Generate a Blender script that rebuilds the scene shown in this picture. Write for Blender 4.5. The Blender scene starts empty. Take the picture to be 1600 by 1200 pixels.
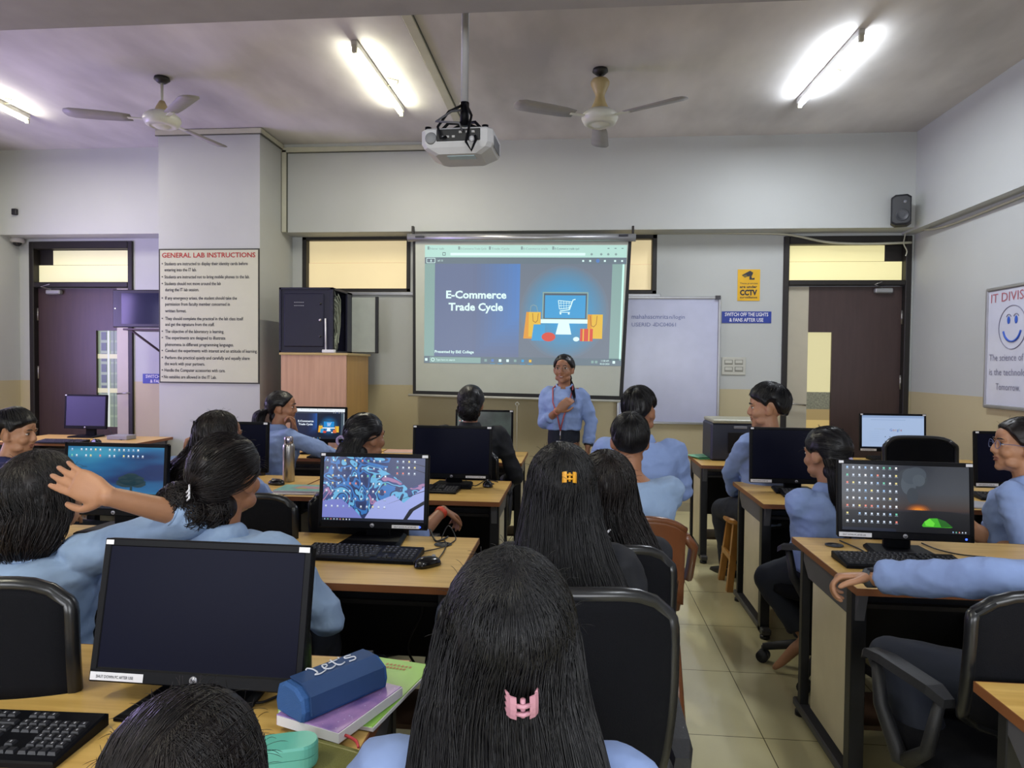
import bpy, bmesh, math, random
import numpy as np
from mathutils import Vector, Matrix, noise
C = bpy.context.scene.collection
PI = math.pi
random.seed(7)
# ------------------------------------------------------------------ camera
F = 1080.0
CAM = Vector((0, 0, 1.48))
PSI, THE, RHO = 0.0926, 0.0268, 0.010
fwd = Vector((-math.sin(PSI)*math.cos(THE), math.cos(PSI)*math.cos(THE), -math.sin(THE)))
r0 = Vector((math.cos(PSI), math.sin(PSI), 0)); u0 = r0.cross(fwd)
rgt = r0*math.cos(RHO)+u0*math.sin(RHO); upv = u0*math.cos(RHO)-r0*math.sin(RHO)
cd = bpy.data.cameras.new('camera'); cam = bpy.data.objects.new('camera', cd); C.objects.link(cam)
cd.sensor_width = 36; cd.lens = F/1600*36; cd.clip_start = 0.05
M = Matrix((rgt, upv, -fwd)).transposed().to_4x4(); M.translation = CAM
cam.matrix_world = M
bpy.context.scene.camera = cam
def P(px, py, Y=None, Z=None, X=None):
    d = fwd*F + rgt*(px-800) - upv*(py-600)
    if Y is not None: t = Y/d.y
    elif Z is not None: t = (Z-CAM.z)/d.z
    else: t = X/d.x
    return CAM + d*t
# ------------------------------------------------------------------ world, light, exposure
w = bpy.data.worlds.new('world'); bpy.context.scene.world = w; w.use_nodes = True
w.node_tree.nodes['Background'].inputs[0].default_value = (0.8, 0.85, 1.0, 1)
w.node_tree.nodes['Background'].inputs[1].default_value = 0.8
vs = bpy.context.scene.view_settings
vs.view_transform = 'Standard'; vs.look = 'None'; vs.gamma = 1; vs.use_curve_mapping = False
vs.exposure = 0.12
def area(name, loc, target, sx, sy, power, col):
    l = bpy.data.lights.new(name, 'AREA'); l.shape = 'RECTANGLE'; l.size = sx; l.size_y = sy
    l.energy = power; l.color = col
    o = bpy.data.objects.new(name, l); C.objects.link(o); o.location = loc
    o.rotation_euler = (Vector(target)-Vector(loc)).to_track_quat('-Z', 'Y').to_euler()
    return o
# room dimensions
CZ = 3.73; WY = 7.2; BY = 6.93; BZ = 2.83; RX = P(1425, 500, Y=7.2).x; RBX = P(1431, 290, Y=6.93).x; LX = -6.2; RY = -2.6
# area lamps standing in for daylight, in window openings added to the unseen walls
area('daylight_left_near', (LX-0.05, 2.4, 1.75), (0, 2.9, 1.2), 2.6, 1.3, 24, (0.66, 0.62, 1.0))
area('daylight_left_far', (LX-0.05, 5.3, 1.75), (-1, 5.6, 1.0), 1.8, 1.3, 84, (0.54, 0.42, 1.0))
area('daylight_rear_left', (-2.6, RY-0.05, 1.7), (-1.6, 4, 2.6), 2.6, 1.5, 100, (0.93, 0.95, 1.0))
area('daylight_rear_right', (1.4, RY-0.05, 1.7), (1.3, 4, 2.6), 2.6, 1.5, 100, (0.93, 0.96, 1.0))
# ------------------------------------------------------------------ materials
def lin(c):
    if isinstance(c, str):
        c = tuple(int(c[i:i+2], 16)/255 for i in (0, 2, 4))
    return tuple((x/12.92 if x <= .04045 else ((x+.055)/1.055)**2.4) for x in c)
MATS = {}
def mat(name, col, rough=.5, metal=0, var=.06, scale=8, bump=0, bscale=60, bdist=.01, emit=0, ecol=None, stretch=(1,1,1), spec=.5, coat=0, trans=0, c2=None):
    if name in MATS: return MATS[name]
    m = bpy.data.materials.new(name); m.use_nodes = True; nt = m.node_tree; b = nt.nodes['Principled BSDF']
    c = lin(col)
    b.inputs['Roughness'].default_value = rough; b.inputs['Metallic'].default_value = metal
    b.inputs['Specular IOR Level'].default_value = spec; b.inputs['Coat Weight'].default_value = coat
    b.inputs['Transmission Weight'].default_value = trans
    tc = nt.nodes.new('ShaderNodeTexCoord'); mp = nt.nodes.new('ShaderNodeMapping'); mp.inputs['Scale'].default_value = stretch
    nt.links.new(tc.outputs['Object'], mp.inputs['Vector'])
    n = nt.nodes.new('ShaderNodeTexNoise'); n.inputs['Scale'].default_value = scale; n.inputs['Detail'].default_value = 5
    nt.links.new(mp.outputs[0], n.inputs['Vector'])
    r = nt.nodes.new('ShaderNodeValToRGB')
    r.color_ramp.elements[0].position = .3; r.color_ramp.elements[1].position = .7
    a_ = tuple(max(0, x*(1-var)) for x in c); b_ = tuple(x*(1+var) for x in c) if c2 is None else lin(c2)
    r.color_ramp.elements[0].color = (*a_, 1); r.color_ramp.elements[1].color = (*b_, 1)
    nt.links.new(n.outputs['Fac'], r.inputs[0]); nt.links.new(r.outputs[0], b.inputs['Base Color'])
    if bump:
        n2 = nt.nodes.new('ShaderNodeTexNoise'); n2.inputs['Scale'].default_value = bscale; n2.inputs['Detail'].default_value = 3
        nt.links.new(mp.outputs[0], n2.inputs['Vector'])
        bp = nt.nodes.new('ShaderNodeBump'); bp.inputs['Strength'].default_value = bump; bp.inputs['Distance'].default_value = bdist
        nt.links.new(n2.outputs['Fac'], bp.inputs['Height']); nt.links.new(bp.outputs[0], b.inputs['Normal'])
    if emit:
        b.inputs['Emission Strength'].default_value = emit
        if ecol is None: nt.links.new(r.outputs[0], b.inputs['Emission Color'])
        else: b.inputs['Emission Color'].default_value = (*lin(ecol), 1)
    MATS[name] = m; return m
def glow(name, col, e=.6, base=.35):          # emissive colour: lit displays, door-glass views, and projected light painted as glow
    if name in MATS: return MATS[name]
    m = mat(name, tuple(x*base for x in (int(col[i:i+2], 16)/255 for i in (0, 2, 4))), rough=.35, var=0)
    b = m.node_tree.nodes['Principled BSDF']; b.inputs['Emission Color'].default_value = (*lin(col), 1); b.inputs['Emission Strength'].default_value = e
    return m
# ------------------------------------------------------------------ mesh builder
class MB:
    def __init__(s): s.v = []; s.f = []; s.m = []; s.sm = []; s.mats = []
    def mi(s, m):
        if m is None: return 0
        if m not in s.mats: s.mats.append(m)
        return s.mats.index(m)
    def add(s, v, f, m=None, smooth=False):
        o = len(s.v); s.v += [tuple(x) for x in v]; k = s.mi(m)
        for q in f: s.f.append([i+o for i in q]); s.m.append(k); s.sm.append(smooth)
        return s
    def box(s, c, d, m=None, bev=0, rot=None, skew=None):
        h = [x/2 for x in d]; b = min(bev, min(h)*.95)
        if b <= 0:
            pts = [Vector((x*h[0], y*h[1], z*h[2])) for z in (-1, 1) for y in (-1, 1) for x in (-1, 1)]
            fs = [(0,2,3,1),(4,5,7,6),(0,1,5,4),(2,6,7,3),(0,4,6,2),(1,3,7,5)]
        else:
            bm = bmesh.new()
            for z in (-1, 1):
                for y in (-1, 1):
                    for x in (-1, 1):
                        for k in range(3):
                            bm.verts.new([ (q*(h[i]-(0 if i == k else b))) for i, q in enumerate((x, y, z))])
            bmesh.ops.convex_hull(bm, input=bm.verts)
            bmesh.ops.dissolve_limit(bm, angle_limit=.01, verts=bm.verts, edges=bm.edges)
            bm.verts.index_update(); pts = [v.co.copy() for v in bm.verts]; fs = [[v.index for v in f.verts] for f in bm.faces]; bm.free()
        R = rot if rot is not None else Matrix.Identity(3)
        s.add([R @ p + Vector(c) for p in pts], fs, m); return s
    def loft(s, rings, m=None, smooth=True, caps=True, closed=True):
        n = len(rings[0]); v = [p for r in rings for p in r]; f = []
        for i in range(len(rings)-1):
            for j in range(n if closed else n-1):
                k = (j+1) % n; f.append((i*n+j, i*n+k, (i+1)*n+k, (i+1)*n+j))
        if caps and closed: f.append(tuple(range(n-1, -1, -1))); f.append(tuple((len(rings)-1)*n+j for j in range(n)))
        s.add(v, f, m, smooth); return s
    def tube(s, pts, r, m=None, n=8, caps=True):
        pts = [Vector(p) for p in pts]; rs = r if isinstance(r, (list, tuple)) else [r]*len(pts)
        rings = []; up = None
        for i, p in enumerate(pts):
            t = (pts[min(i+1, len(pts)-1)]-pts[max(i-1, 0)]).normalized()
            if up is None: up = t.orthogonal().normalized()
            a = (up-t*up.dot(t))
            a = a.normalized() if a.length > 1e-5 else t.orthogonal().normalized()
            up = a; b = t.cross(a)
            rings.append([p+(a*math.cos(2*PI*j/n)+b*math.sin(2*PI*j/n))*rs[i] for j in range(n)])
        s.loft(rings, m, True, caps); return s
    def cyl(s, a, b, r, m=None, n=20, r2=None):
        s.tube([a, b], [r, r if r2 is None else r2], m, n); return s
    def lathe(s, c, prof, m=None, n=28, axis=None):
        R = Vector((0, 0, 1)).rotation_difference(Vector(axis)).to_matrix() if axis is not None else Matrix.Identity(3)
        c = Vector(c)
        s.loft([[c+R@Vector((r*math.cos(2*PI*j/n), r*math.sin(2*PI*j/n), z)) for j in range(n)] for r, z in prof], m, True, True); return s
    def ell(s, c, r, m=None, n=20, k=12, rot=None):
        R = rot if rot is not None else Matrix.Identity(3); c = Vector(c); rings = []
        for i in range(k+1):
            e = -PI/2+PI*i/k; ce, se = max(math.cos(e), .01), math.sin(e)
            rings.append([c+R@Vector((r[0]*ce*math.cos(2*PI*j/n), r[1]*ce*math.sin(2*PI*j/n), r[2]*se)) for j in range(n)])
        s.loft(rings, m, True, True); return s
    def poly(s, pts, m=None):
        s.add(pts, [tuple(range(len(pts)))], m); return s
    def prism(s, pts, off, m=None):
        n = len(pts); off = Vector(off); a = [Vector(p) for p in pts]; b = [p+off for p in a]
        f = [tuple(range(n-1, -1, -1)), tuple(range(n, 2*n))]+[(i, (i+1) % n, n+(i+1) % n, n+i) for i in range(n)]
        s.add(a+b, f, m); return s
    def build(s, name, m=None, parent=None, loc=None, fixn=True):
        me = bpy.data.meshes.new(name); me.from_pydata(s.v, [], s.f)
        for x in (s.mats or ([m] if m else [])): me.materials.append(x)
        me.polygons.foreach_set('material_index', s.m); me.polygons.foreach_set('use_smooth', s.sm)
        if fixn and len(s.f) < 40000:
            bm = bmesh.new(); bm.from_mesh(me); bmesh.ops.recalc_face_normals(bm, faces=bm.faces); bm.to_mesh(me); bm.free()
        me.update()
        o = bpy.data.objects.new(name, me); C.objects.link(o)
        if parent: o.parent = parent
        if loc is not None: o.location = loc
        return o
def tag(o, label=None, cat=None, group=None, kind=None):
    if label: o['label'] = label
    if cat: o['category'] = cat
    if group: o['group'] = group
    if kind: o['kind'] = kind
    return o
def thing(name, label, cat, loc=(0, 0, 0), rz=0, group=None):
    o = bpy.data.objects.new(name, None); C.objects.link(o); o.empty_display_size = .1
    o.location = loc; o.rotation_euler = (0, 0, rz); return tag(o, label, cat, group)
def struct(o): o['kind'] = 'structure'; return o
def copy_tree(o, parent=None):
    c = o.copy(); C.objects.link(c)
    if parent: c.parent = parent
    for ch in [x for x in bpy.data.objects if x.parent == o]: copy_tree(ch, c)
    return c
# text as flat mesh, cached: unit height
TX = {}
def text_geo(t, bold=0):
    k = (t, bold)
    if k in TX: return TX[k]
    cu = bpy.data.curves.new('t', 'FONT'); cu.body = t; cu.offset = bold; cu.resolution_u = 2
    o = bpy.data.objects.new('t', cu); C.objects.link(o)
    bpy.context.view_layer.update()
    me = bpy.data.meshes.new_from_object(o.evaluated_get(bpy.context.evaluated_depsgraph_get()))
    v = [tuple(x.co) for x in me.vertices]; f = [tuple(p.vertices) for p in me.polygons]
    bpy.data.objects.remove(o); bpy.data.curves.remove(cu); bpy.data.meshes.remove(me)
    if v:
        x0 = min(p[0] for p in v); v = [(p[0]-x0, p[1]) for p in v]
    wd = max(p[0] for p in v) if v else 1
    TX[k] = (v, f, wd); return TX[k]
def text(mb, t, o, ux, uy, size, m, bold=0, width=None, align='l'):
    v, f, wd = text_geo(t, bold); sx = size if width is None else width/wd
    sh = 0 if align == 'l' else (-wd*sx/2 if align == 'c' else -wd*sx)
    o = Vector(o); ux = Vector(ux).normalized(); uy = Vector(uy).normalized()
    mb.add([o+ux*(p[0]*sx+sh)+uy*p[1]*size for p in v], f, m)
# pixel-traced flat art on a plane Y = const (posters, boards, slides): s = real metres per pixel there
def pquad(mb, pts, Y, m): mb.poly([P(x, y, Y=Y) for x, y in pts], m)
def prect(mb, x0, y0, x1, y1, Y, m): pquad(mb, [(x0, y1), (x1, y1), (x1, y0), (x0, y0)], Y, m)
def ptext(mb, t, x0, x1, y, h, Y, m, bold=0):
    a = P(x0, y, Y=Y); b = P(x1, y, Y=Y); u = b-a; sz = (P(x0, y-h, Y=Y)-a).length/.70
    text(mb, t, a, (1, 0, 0), (0, 0, 1), sz, m, bold, width=u.length)
def pbox(mb, x0, y0, x1, y1, Y, d, m, bev=0):          # box whose front face lies in the plane Y
    a = P(x0, y0, Y=Y); b = P(x1, y1, Y=Y); c = (a+b)/2
    mb.box((c.x, Y+d/2, c.z), (abs(b.x-a.x), d, abs(a.z-b.z)), m, bev)
# ------------------------------------------------------------------ base materials
def wall_mat():
    m = mat('painted_wall', 'b2b5b3', rough=.55, var=.03, scale=1.5, bump=.04, bscale=40)
    nt = m.node_tree; b = nt.nodes['Principled BSDF']
    geo = nt.nodes.new('ShaderNodeNewGeometry'); sp = nt.nodes.new('ShaderNodeSeparateXYZ'); nt.links.new(geo.outputs['Position'], sp.inputs[0])
    lt = nt.nodes.new('ShaderNodeMath'); lt.operation = 'LESS_THAN'; lt.inputs[1].default_value = 1.262; nt.links.new(sp.outputs['Z'], lt.inputs[0])
    mx = nt.nodes.new('ShaderNodeMix'); mx.data_type = 'RGBA'; src = b.inputs['Base Color'].links[0].from_socket
    nt.links.new(lt.outputs[0], mx.inputs['Factor']); nt.links.new(src, mx.inputs['A']); mx.inputs['B'].default_value = (*lin('b6ab8a'), 1)
    nt.links.new(mx.outputs['Result'], b.inputs['Base Color']); return m
WALL = wall_mat()
UPPER = mat('painted_beam', 'b2b5b3', rough=.6, var=.03, scale=1.5, bump=.04, bscale=40)
CEIL = mat('smudged_ceiling_paint', 'bdbbba', rough=.7, var=.22, scale=1.2, bump=.05, bscale=10, c2='e2e0de', stretch=(1, .45, 1))
def floor_mat():
    m = mat('cream_floor_tile', 'cfc79c', rough=.10, var=.05, scale=2.0, spec=.6)
    nt = m.node_tree; b = nt.nodes['Principled BSDF']
    tc = nt.nodes.new('ShaderNodeNewGeometry'); mp = nt.nodes.new('ShaderNodeMapping'); q = P(1068, 905, Z=0)
    mp.inputs['Location'].default_value = (-q.x, -P(1150, 1050, Z=0).y, 0)
    nt.links.new(tc.outputs['Position'], mp.inputs[0])
    br = nt.nodes.new('ShaderNodeTexBrick'); br.offset = 0; br.inputs['Scale'].default_value = 1; br.inputs['Brick Width'].default_value = .605
    br.inputs['Row Height'].default_value = .605; br.inputs['Mortar Size'].default_value = .0022; br.inputs['Mortar Smooth'].default_value = .2
    br.inputs['Mortar'].default_value = (*lin('5c5640'), 1)
    nt.links.new(mp.outputs[0], br.inputs['Vector']); src = b.inputs['Base Color'].links[0].from_socket
    nt.links.new(src, br.inputs['Color1']); nt.links.new(src, br.inputs['Color2']); nt.links.new(br.outputs['Color'], b.inputs['Base Color'])
    return m
FLOOR = floor_mat()
WOOD = mat('beech_laminate', 'cba257', rough=.32, var=.10, scale=3, stretch=(1, 14, 6), c2='dab66c')
EDGE = mat('brown_edge_band', '7a4a28', rough=.5)
BLACKM = mat('black_powder_coat', '111217', rough=.45)
GREYM = mat('grey_bracket', '4c4c52', rough=.5)
CREAMP = mat('cream_laminate', 'bdb49a', rough=.4)
DARKP = mat('dark_panel', '1b1a1c', rough=.6, spec=.2)
PLASTIC = mat('black_plastic', '0a0b10', rough=.45, bump=.02, bscale=300, spec=.12)
PLASTIC2 = mat('black_chair_plastic', '1d1e22', rough=.55, bump=.08, bscale=200)
FABRIC = mat('black_mesh_fabric', '0d0e13', rough=.9, bump=.25, bscale=500, spec=.15)
LEATHER = mat('black_piping', '16171a', rough=.28)
KEYM = mat('black_keycap', '1d1e24', rough=.5)
LEGEND = mat('grey_key_legend', '9a9ca6', rough=.6)
OFFSCR = mat('switched_off_screen', '0c0e20', rough=.35, var=0, spec=.05)
WHITE = mat('white_label', 'd6d6dc', rough=.5)
INK = mat('dark_ink', '20222e', rough=.6)
RED = mat('red_ink', 'a82020', rough=.6)
BROWN = mat('dark_brown_laminate', '3b2b29', rough=.42, var=.12, scale=5, stretch=(6, 6, .5))
FRAME = mat('black_brown_frame', '17120f', rough=.5)
PVC = mat('aged_pvc_conduit', 'b7b6a4', rough=.5)
STEEL = mat('brushed_steel', 'a9a6a2', rough=.3, metal=.9)
ALU = mat('aluminium_trim', 'a8a9ac', rough=.35, metal=.7)
EDGEL = mat('outline_paint', '55564c', rough=.6)  # thin dark strips along the trunking edges
# ------------------------------------------------------------------ room shell
def s_box(name, a, b, m):
    mb = MB(); c = [(a[i]+b[i])/2 for i in range(3)]; d = [abs(b[i]-a[i]) for i in range(3)]
    mb.box(c, d, m); return struct(mb.build(name))
s_box('floor', (LX-.2, RY-.2, -.1), (RX+.3, WY+.2, 0), FLOOR)
s_box('ceiling', (LX-.2, RY-.2, CZ), (RX+.3, WY+.2, CZ+.1), CEIL)
T = .2
def wall_with_holes(name, axis, pos, a0, a1, z0, z1, holes, m, thick=T, sign=1):
    # axis 'x': wall runs along x at y=pos ; 'y': runs along y at x=pos ; holes (u0,u1,z0,z1)
    mb = MB(); us = sorted({a0, a1, *[h[0] for h in holes], *[h[1] for h in holes]}); zs = sorted({z0, z1, *[h[2] for h in holes], *[h[3] for h in holes]})
    for i in range(len(us)-1):
        for j in range(len(zs)-1):
            uc, zc = (us[i]+us[i+1])/2, (zs[j]+zs[j+1])/2
            if any(h[0] < uc < h[1] and h[2] < zc < h[3] for h in holes): continue
            d = us[i+1]-us[i]
            if axis == 'x': mb.box((uc, pos+sign*thick/2, zc), (d, thick, zs[j+1]-zs[j]), m)
            else: mb.box((pos+sign*thick/2, uc, zc), (thick, d, zs[j+1]-zs[j]), m)
    return struct(mb.build(name))
def px(x, y=500): return P(x, y, Y=WY).x
def pz(y, x): return P(x, y, Y=WY).z
DLx0, DLx1, DLz = px(48), px(209), 2.80
DRx0, DRx1 = px(1222), px(1421)
W1 = (px(472), px(641), pz(456, 560), pz(368, 560))
W2 = (px(950), px(1025), pz(459, 1000), pz(366, 1000))
wall_with_holes('wall_front', 'x', WY, LX, RX, 0, CZ, [(DLx0, DLx1, 0, DLz), (DRx0, DRx1, 0, DLz), W1, W2], WALL)
wall_with_holes('wall_left', 'y', LX, RY, WY, 0, CZ, [(1.1, 3.7, 1.1, 2.4), (4.4, 6.2, 1.1, 2.4)], WALL, sign=-1)
wall_with_holes('wall_rear', 'x', RY, LX, RX, 0, CZ, [(-3.9, -1.3, .95, 2.45), (.1, 2.7, .95, 2.45)], WALL, sign=-1)
s_box('wall_right', (RX, RY, 0), (RX+.2, WY+.2, CZ), WALL)
s_box('trim_1', (LX, BY, BZ), (RBX, WY, CZ), UPPER)               # lintel beam over the front wall
s_box('trim_2', (RBX, RY, BZ-.02), (RX, WY, CZ), UPPER)           # beam over the right wall
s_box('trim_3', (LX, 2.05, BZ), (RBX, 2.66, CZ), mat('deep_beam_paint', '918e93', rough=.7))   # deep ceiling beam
PXa, PXb = P(248, 400, Y=6.43).x, P(406, 400, Y=6.43).x
s_box('pillar', (PXa, 6.43, 0), (PXb, WY-.001, CZ-.001), UPPER).name = 'wall_pillar'
# skirting
SK = mat('tile_skirting', 'a39c86', rough=.2)
def skirt(n, a, b): s_box(n, a, b, SK)
skirt('baseboard_front', (PXb, WY-.012, 0), (DRx0, WY, .085)); skirt('baseboard_right', (RX-.012, RY, 0), (RX, WY, .085))
skirt('baseboard_left', (LX, RY, 0), (LX+.012, WY, .085)); skirt('baseboard_pillar', (PXa-.012, 6.418, 0), (PXb+.012, 6.43, .085))
# rear/left window frames and clear panes (unseen, added so the daylight fills have openings)
def win_frame(name, axis, pos, a0, a1, z0, z1):
    mb = MB(); c = (z0+z1)/2
    for u in (a0+.02, (a0+a1)/2, a1-.02):
        mb.box((u, pos, c) if axis == 'x' else (pos, u, c), (.04, .05, z1-z0) if axis == 'x' else (.05, .04, z1-z0), FRAME)
    for z in (z0+.02, z1-.02):
        mb.box(((a0+a1)/2, pos, z) if axis == 'x' else (pos, (a0+a1)/2, z), (a1-a0, .05, .04) if axis == 'x' else (.05, a1-a0, .04), FRAME)
    struct(mb.build(name))
win_frame('window_3', 'y', LX-.1, 1.1, 3.7, 1.1, 2.4); win_frame('window_4', 'y', LX-.1, 4.4, 6.2, 1.1, 2.4)
win_frame('window_5', 'x', RY-.1, -3.9, -1.3, .95, 2.45); win_frame('window_6', 'x', RY-.1, .1, 2.7, .95, 2.45)
# front windows: dark frame, backlit cream panels
LITW = mat('backlit_cream_pane', 'd9c79c', rough=.5, var=.04, scale=1.5, emit=.62)
LITY = mat('backlit_yellow_pane', 'd8cf9a', rough=.5, var=.04, scale=1.5, emit=.72)
LITL = mat('backlit_pale_pane', 'd3cfa6', rough=.5, var=.05, scale=2, emit=.6)
def front_window(name, x0, x1, z0, z1, px0, px1, py0, py1, ymid, extra=None):
    mb = MB(); t = .045
    for (a, b, c, d) in ((x0, x1, z1-t, z1), (x0, x1, z0, z0+t*.8), (x0, x0+t, z0, z1), (x1-t, x1, z0, z1)):
        mb.box(((a+b)/2, WY+.05, (c+d)/2), (b-a, .10, d-c), FRAME, .004)
    fr = struct(mb.build(name))
    p = MB(); a = P(px0, py0, Y=WY+.07); b = P(px1, py1, Y=WY+.07); mid = P(px0, ymid, Y=WY+.07).z
    p.box(((x0+x1)/2, WY+.10, (z0+z1)/2), (x1-x0-.02, .01, z1-z0-.02), FRAME)
    for (zz0, zz1, dy) in ((b.z, mid, 0), (mid, a.z, .01)):
        p.box(((a.x+b.x)/2, WY+.075+dy, (zz0+zz1)/2), (b.x-a.x, .01, zz1-zz0-.004), LITW)
    p.build('pane', parent=fr)
    tr = MB(); tr.box(((x0+x1)/2, WY-.012, z0-.02), (x1-x0+.08, .03, .035), ALU, .004)
    tr.build('window_sill', parent=fr); return fr
wf = front_window('window_1', *W1, 483, 638, 376, 452, 411)
front_window('window_2', *W2, 962, 1017, 375, 453, 413)
# doors
def door(name, x0, x1, leaf_top_y, tr_y0, tr_y1, strip, slit, closer_x, handle, hinge_right, xc):
    D = MB(); t = .055; zt = P(xc, leaf_top_y, Y=WY).z; zc0 = P(xc, tr_y1, Y=WY).z
    for (a, b, c, d) in ((x0, x0+t, 0, DLz), (x1-t, x1, 0, DLz), (x0+t, x1-t, DLz-.08, DLz), (x0+t, x1-t, zt+.006, zc0)):
        D.box(((a+b)/2, WY+.04, (c+d)/2), (b-a, .13, d-c), FRAME, .006)
    d = struct(D.build(name))
    lf = MB(); l0, l1 = x0+t+.004, x1-t-.004; s0, s1 = px(slit[0]), px(slit[1]); za, zb = P(xc, slit[2], Y=WY).z, slit[3]
    yc = WY+.06
    def part(a, b, z0, z1, m): lf.box(((a+b)/2, yc, (z0+z1)/2), (b-a, .04, z1-z0), m)
    q = px(strip[0]), px(strip[1])
    lo, hi = (l0, q[1]) if strip[2] == 'l' else (q[0], l1)
    ob = (hi, l1) if strip[2] == 'l' else (l0, lo)
    part(lo, hi, .01, zt, mat('cream_door_strip', 'b5ae9b', rough=.4, var=.03))
    if strip[2] == 'l':
        part(s1, ob[1], .01, zt, BROWN); part(ob[0], s1, za, zt, BROWN); part(ob[0], s1, .01, zb, BROWN)
    else:
        part(ob[0], s0, .01, zt, BROWN); part(s0, ob[1], za, zt, BROWN); part(s0, ob[1], .01, zb, BROWN)
    leaf = lf.build('door_leaf', parent=d)
    tw = MB(); tp = P(xc, tr_y0, Y=WY).z; w0, w1 = x0+t, x1-t
    mid = (tp+zc0)/2+.02
    tw.box(((w0+w1)/2, WY+.08, (zc0+DLz-.08)/2), (w1-w0, .01, DLz-.08-zc0), FRAME)
    off = .17
    a0, a1 = (w0, w1-off) if strip[2] == 'l' else (w0+off, w1)
    M_ = LITY if strip[2] == 'l' else LITL
    tw.box(((a0+a1)/2, WY+.068, (mid+tp)/2), (a1-a0, .01, tp-mid), M_); tw.box(((w0+w1)/2, WY+.06, (mid+zc0)/2), (w1-w0-.01, .01, mid-zc0-.01), M_)
    tw.build('transom_pane', parent=d)
    h = MB(); hx, hz = P(handle[0], handle[1], Y=WY-.03).x, P(handle[0], handle[1], Y=WY-.03).z
    sgn = handle[2]
    h.cyl((hx, WY+.04, hz), (hx, WY+.025, hz), .028, STEEL); h.tube([(hx, WY+.04, hz), (hx, WY-.02, hz), (hx+sgn*.02, WY-.035, hz), (hx+sgn*.15, WY-.03, hz-.012)], .009, STEEL)
    h.build('door_handle', parent=d)
    c = MB(); cx = px(closer_x); z = zt-.045
    c.box((cx, WY+.01, z), (.17, .06, .05), mat('silver_door_closer', '9b9c9c', rough=.4, metal=.5), .01)
    c.tube([(cx-.02, WY-.01, z+.03), (cx-.11, WY-.05, z+.055), (cx-.03, WY-.02, z+.085), (cx+.05, WY-.01, z+.06)], .006, STEEL)
    c.build('door_closer', parent=d)
    hg = MB(); hxx = x1-t-.004 if hinge_right else x0+t+.004
    for z in (2.0, 1.35, .4): hg.cyl((hxx, WY+.032, z-.07), (hxx, WY+.032, z+.07), .008, STEEL)
    hg.build('hinge', parent=d)
    return d, (s0, s1, za, zb)
dr, sl = door('door_2', DRx0, DRx1, 447, 382, 438, (1228, 1265, 'l'), (1263, 1303, 519, .55), 1380, (1235, 631, 1), True, 1320)
g = MB(); s0, s1, za, zb = sl
zm1, zm2, zm3 = P(1280, 613, Y=WY).z, P(1280, 640, Y=WY).z, P(1280, 657, Y=WY).z
g.box(((s0+s1)/2, WY+.07, (zm1+za)/2), (s1-s0, .006, za-zm1), glow('lit_corridor_wall', 'ded5a2', .8))
g.box(((s0+s1)/2, WY+.07, (zm1+zm2)/2), (s1-s0, .006, zm1-zm2), mat('grey_speckle_glass', '6c6c5c', rough=.4, var=.4, scale=60, emit=.35))
g.box(((s0+s1)/2, WY+.07, (zm3+zm2)/2), (s1-s0, .006, zm2-zm3), glow('tan_corridor_dado', 'a08a5c', .7))
g.box(((s0+s1)/2, WY+.07, (zb+zm3)/2), (s1-s0, .006, zm3-zb), glow('amber_corridor_dado', 'c8ad6e', .75))
g.build('glass_slit', parent=dr)
dl, sl = door('door_1', DLx0, DLx1, 450, 390, 441, (179, 208, 'r'), (146, 180, 516, .75), 84, (203, 614, -1), False, 130)
g = MB(); s0, s1, za, zb = sl; wv = s1-s0
g.box(((s0+s1)/2, WY+.079, (za+zb)/2), (wv, .006, za-zb), glow('daylit_grey_view', '98a890', .7))
GR1 = glow('pale_window_bars', 'ced4cc', .9); GR2 = glow('dim_glass_cells', '5f7078', .5); GR3 = glow('cream_sill_view', 'd8d4ac', .8)
nz = 9; hz = (za-zb)/nz
for i in range(nz):
    z = za-hz*(i+.5)
    g.box((s0+wv*.27, WY+.073, z), (wv*.24, .004, hz*.74), GR2); g.box((s0+wv*.74, WY+.073, z), (wv*.34, .004, hz*.8), glow('mid_glass_cells', '8e9e8c', .6))
    g.box((s0+wv*.74, WY+.07, z), (.004, .004, hz), GR2)
for z in (za-hz*2.4, za-hz*5.6): g.box(((s0+s1)/2, WY+.069, z), (wv, .004, .05), GR3)
g.box((s0+wv*.5, WY+.068, (za+zb)/2), (.022, .004, za-zb), GR1)
g.build('glass_slit', parent=dl)
# ------------------------------------------------------------------ ceiling lamps, fans, conduits
def tube_light(a, b, label, tint, power):
    a, b = Vector(a), Vector(b); c = (a+b)/2; d = (b-a); L = d.length; u = d.normalized()
    rz = math.atan2(u.y, u.x)
    t = thing('tube_light', label, 'light', (c.x, c.y, CZ), rz, 'fluorescent tubes on the ceiling')
    h = MB(); h.box((0, 0, -.022), (L, .045, .044), mat('lamp_housing', 'c9c9c6', rough=.5), .004)
    for s in (-1, 1): h.box((s*(L/2-.012), 0, -.055), (.024, .034, .06), mat('lamp_cap', 'b5b3a4', rough=.5), .004)
    h.build('housing', parent=t)
    MB().cyl((-L/2+.025, 0, -.066), (L/2-.025, 0, -.066), .015, None, 14).build('tube', mat('lit_tube_'+tint[0], tint[1], rough=.4, var=0, emit=tint[2], ecol=tint[1]), t)
    w_ = MB(); w_.tube([(.1, -.02, -.02), (.14, -.09, -.012), (.05, -.12, -.006), (0, -.05, -.004)], .004, mat('lamp_wire', '8c8a70')); w_.build('wire', parent=t)
    o = area('tube_glow', (c.x, c.y, CZ-.10), (c.x, c.y, 0), L*.95, .05, power, tint[3])
    o.rotation_euler = (0, 0, rz)
    o2 = area('tube_upglow', (c.x, c.y, CZ-.094), (c.x, c.y, 9), L*.9, .03, power*tint[4]*1.8, tint[3]); o2.rotation_euler = (PI, 0, rz)
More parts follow.
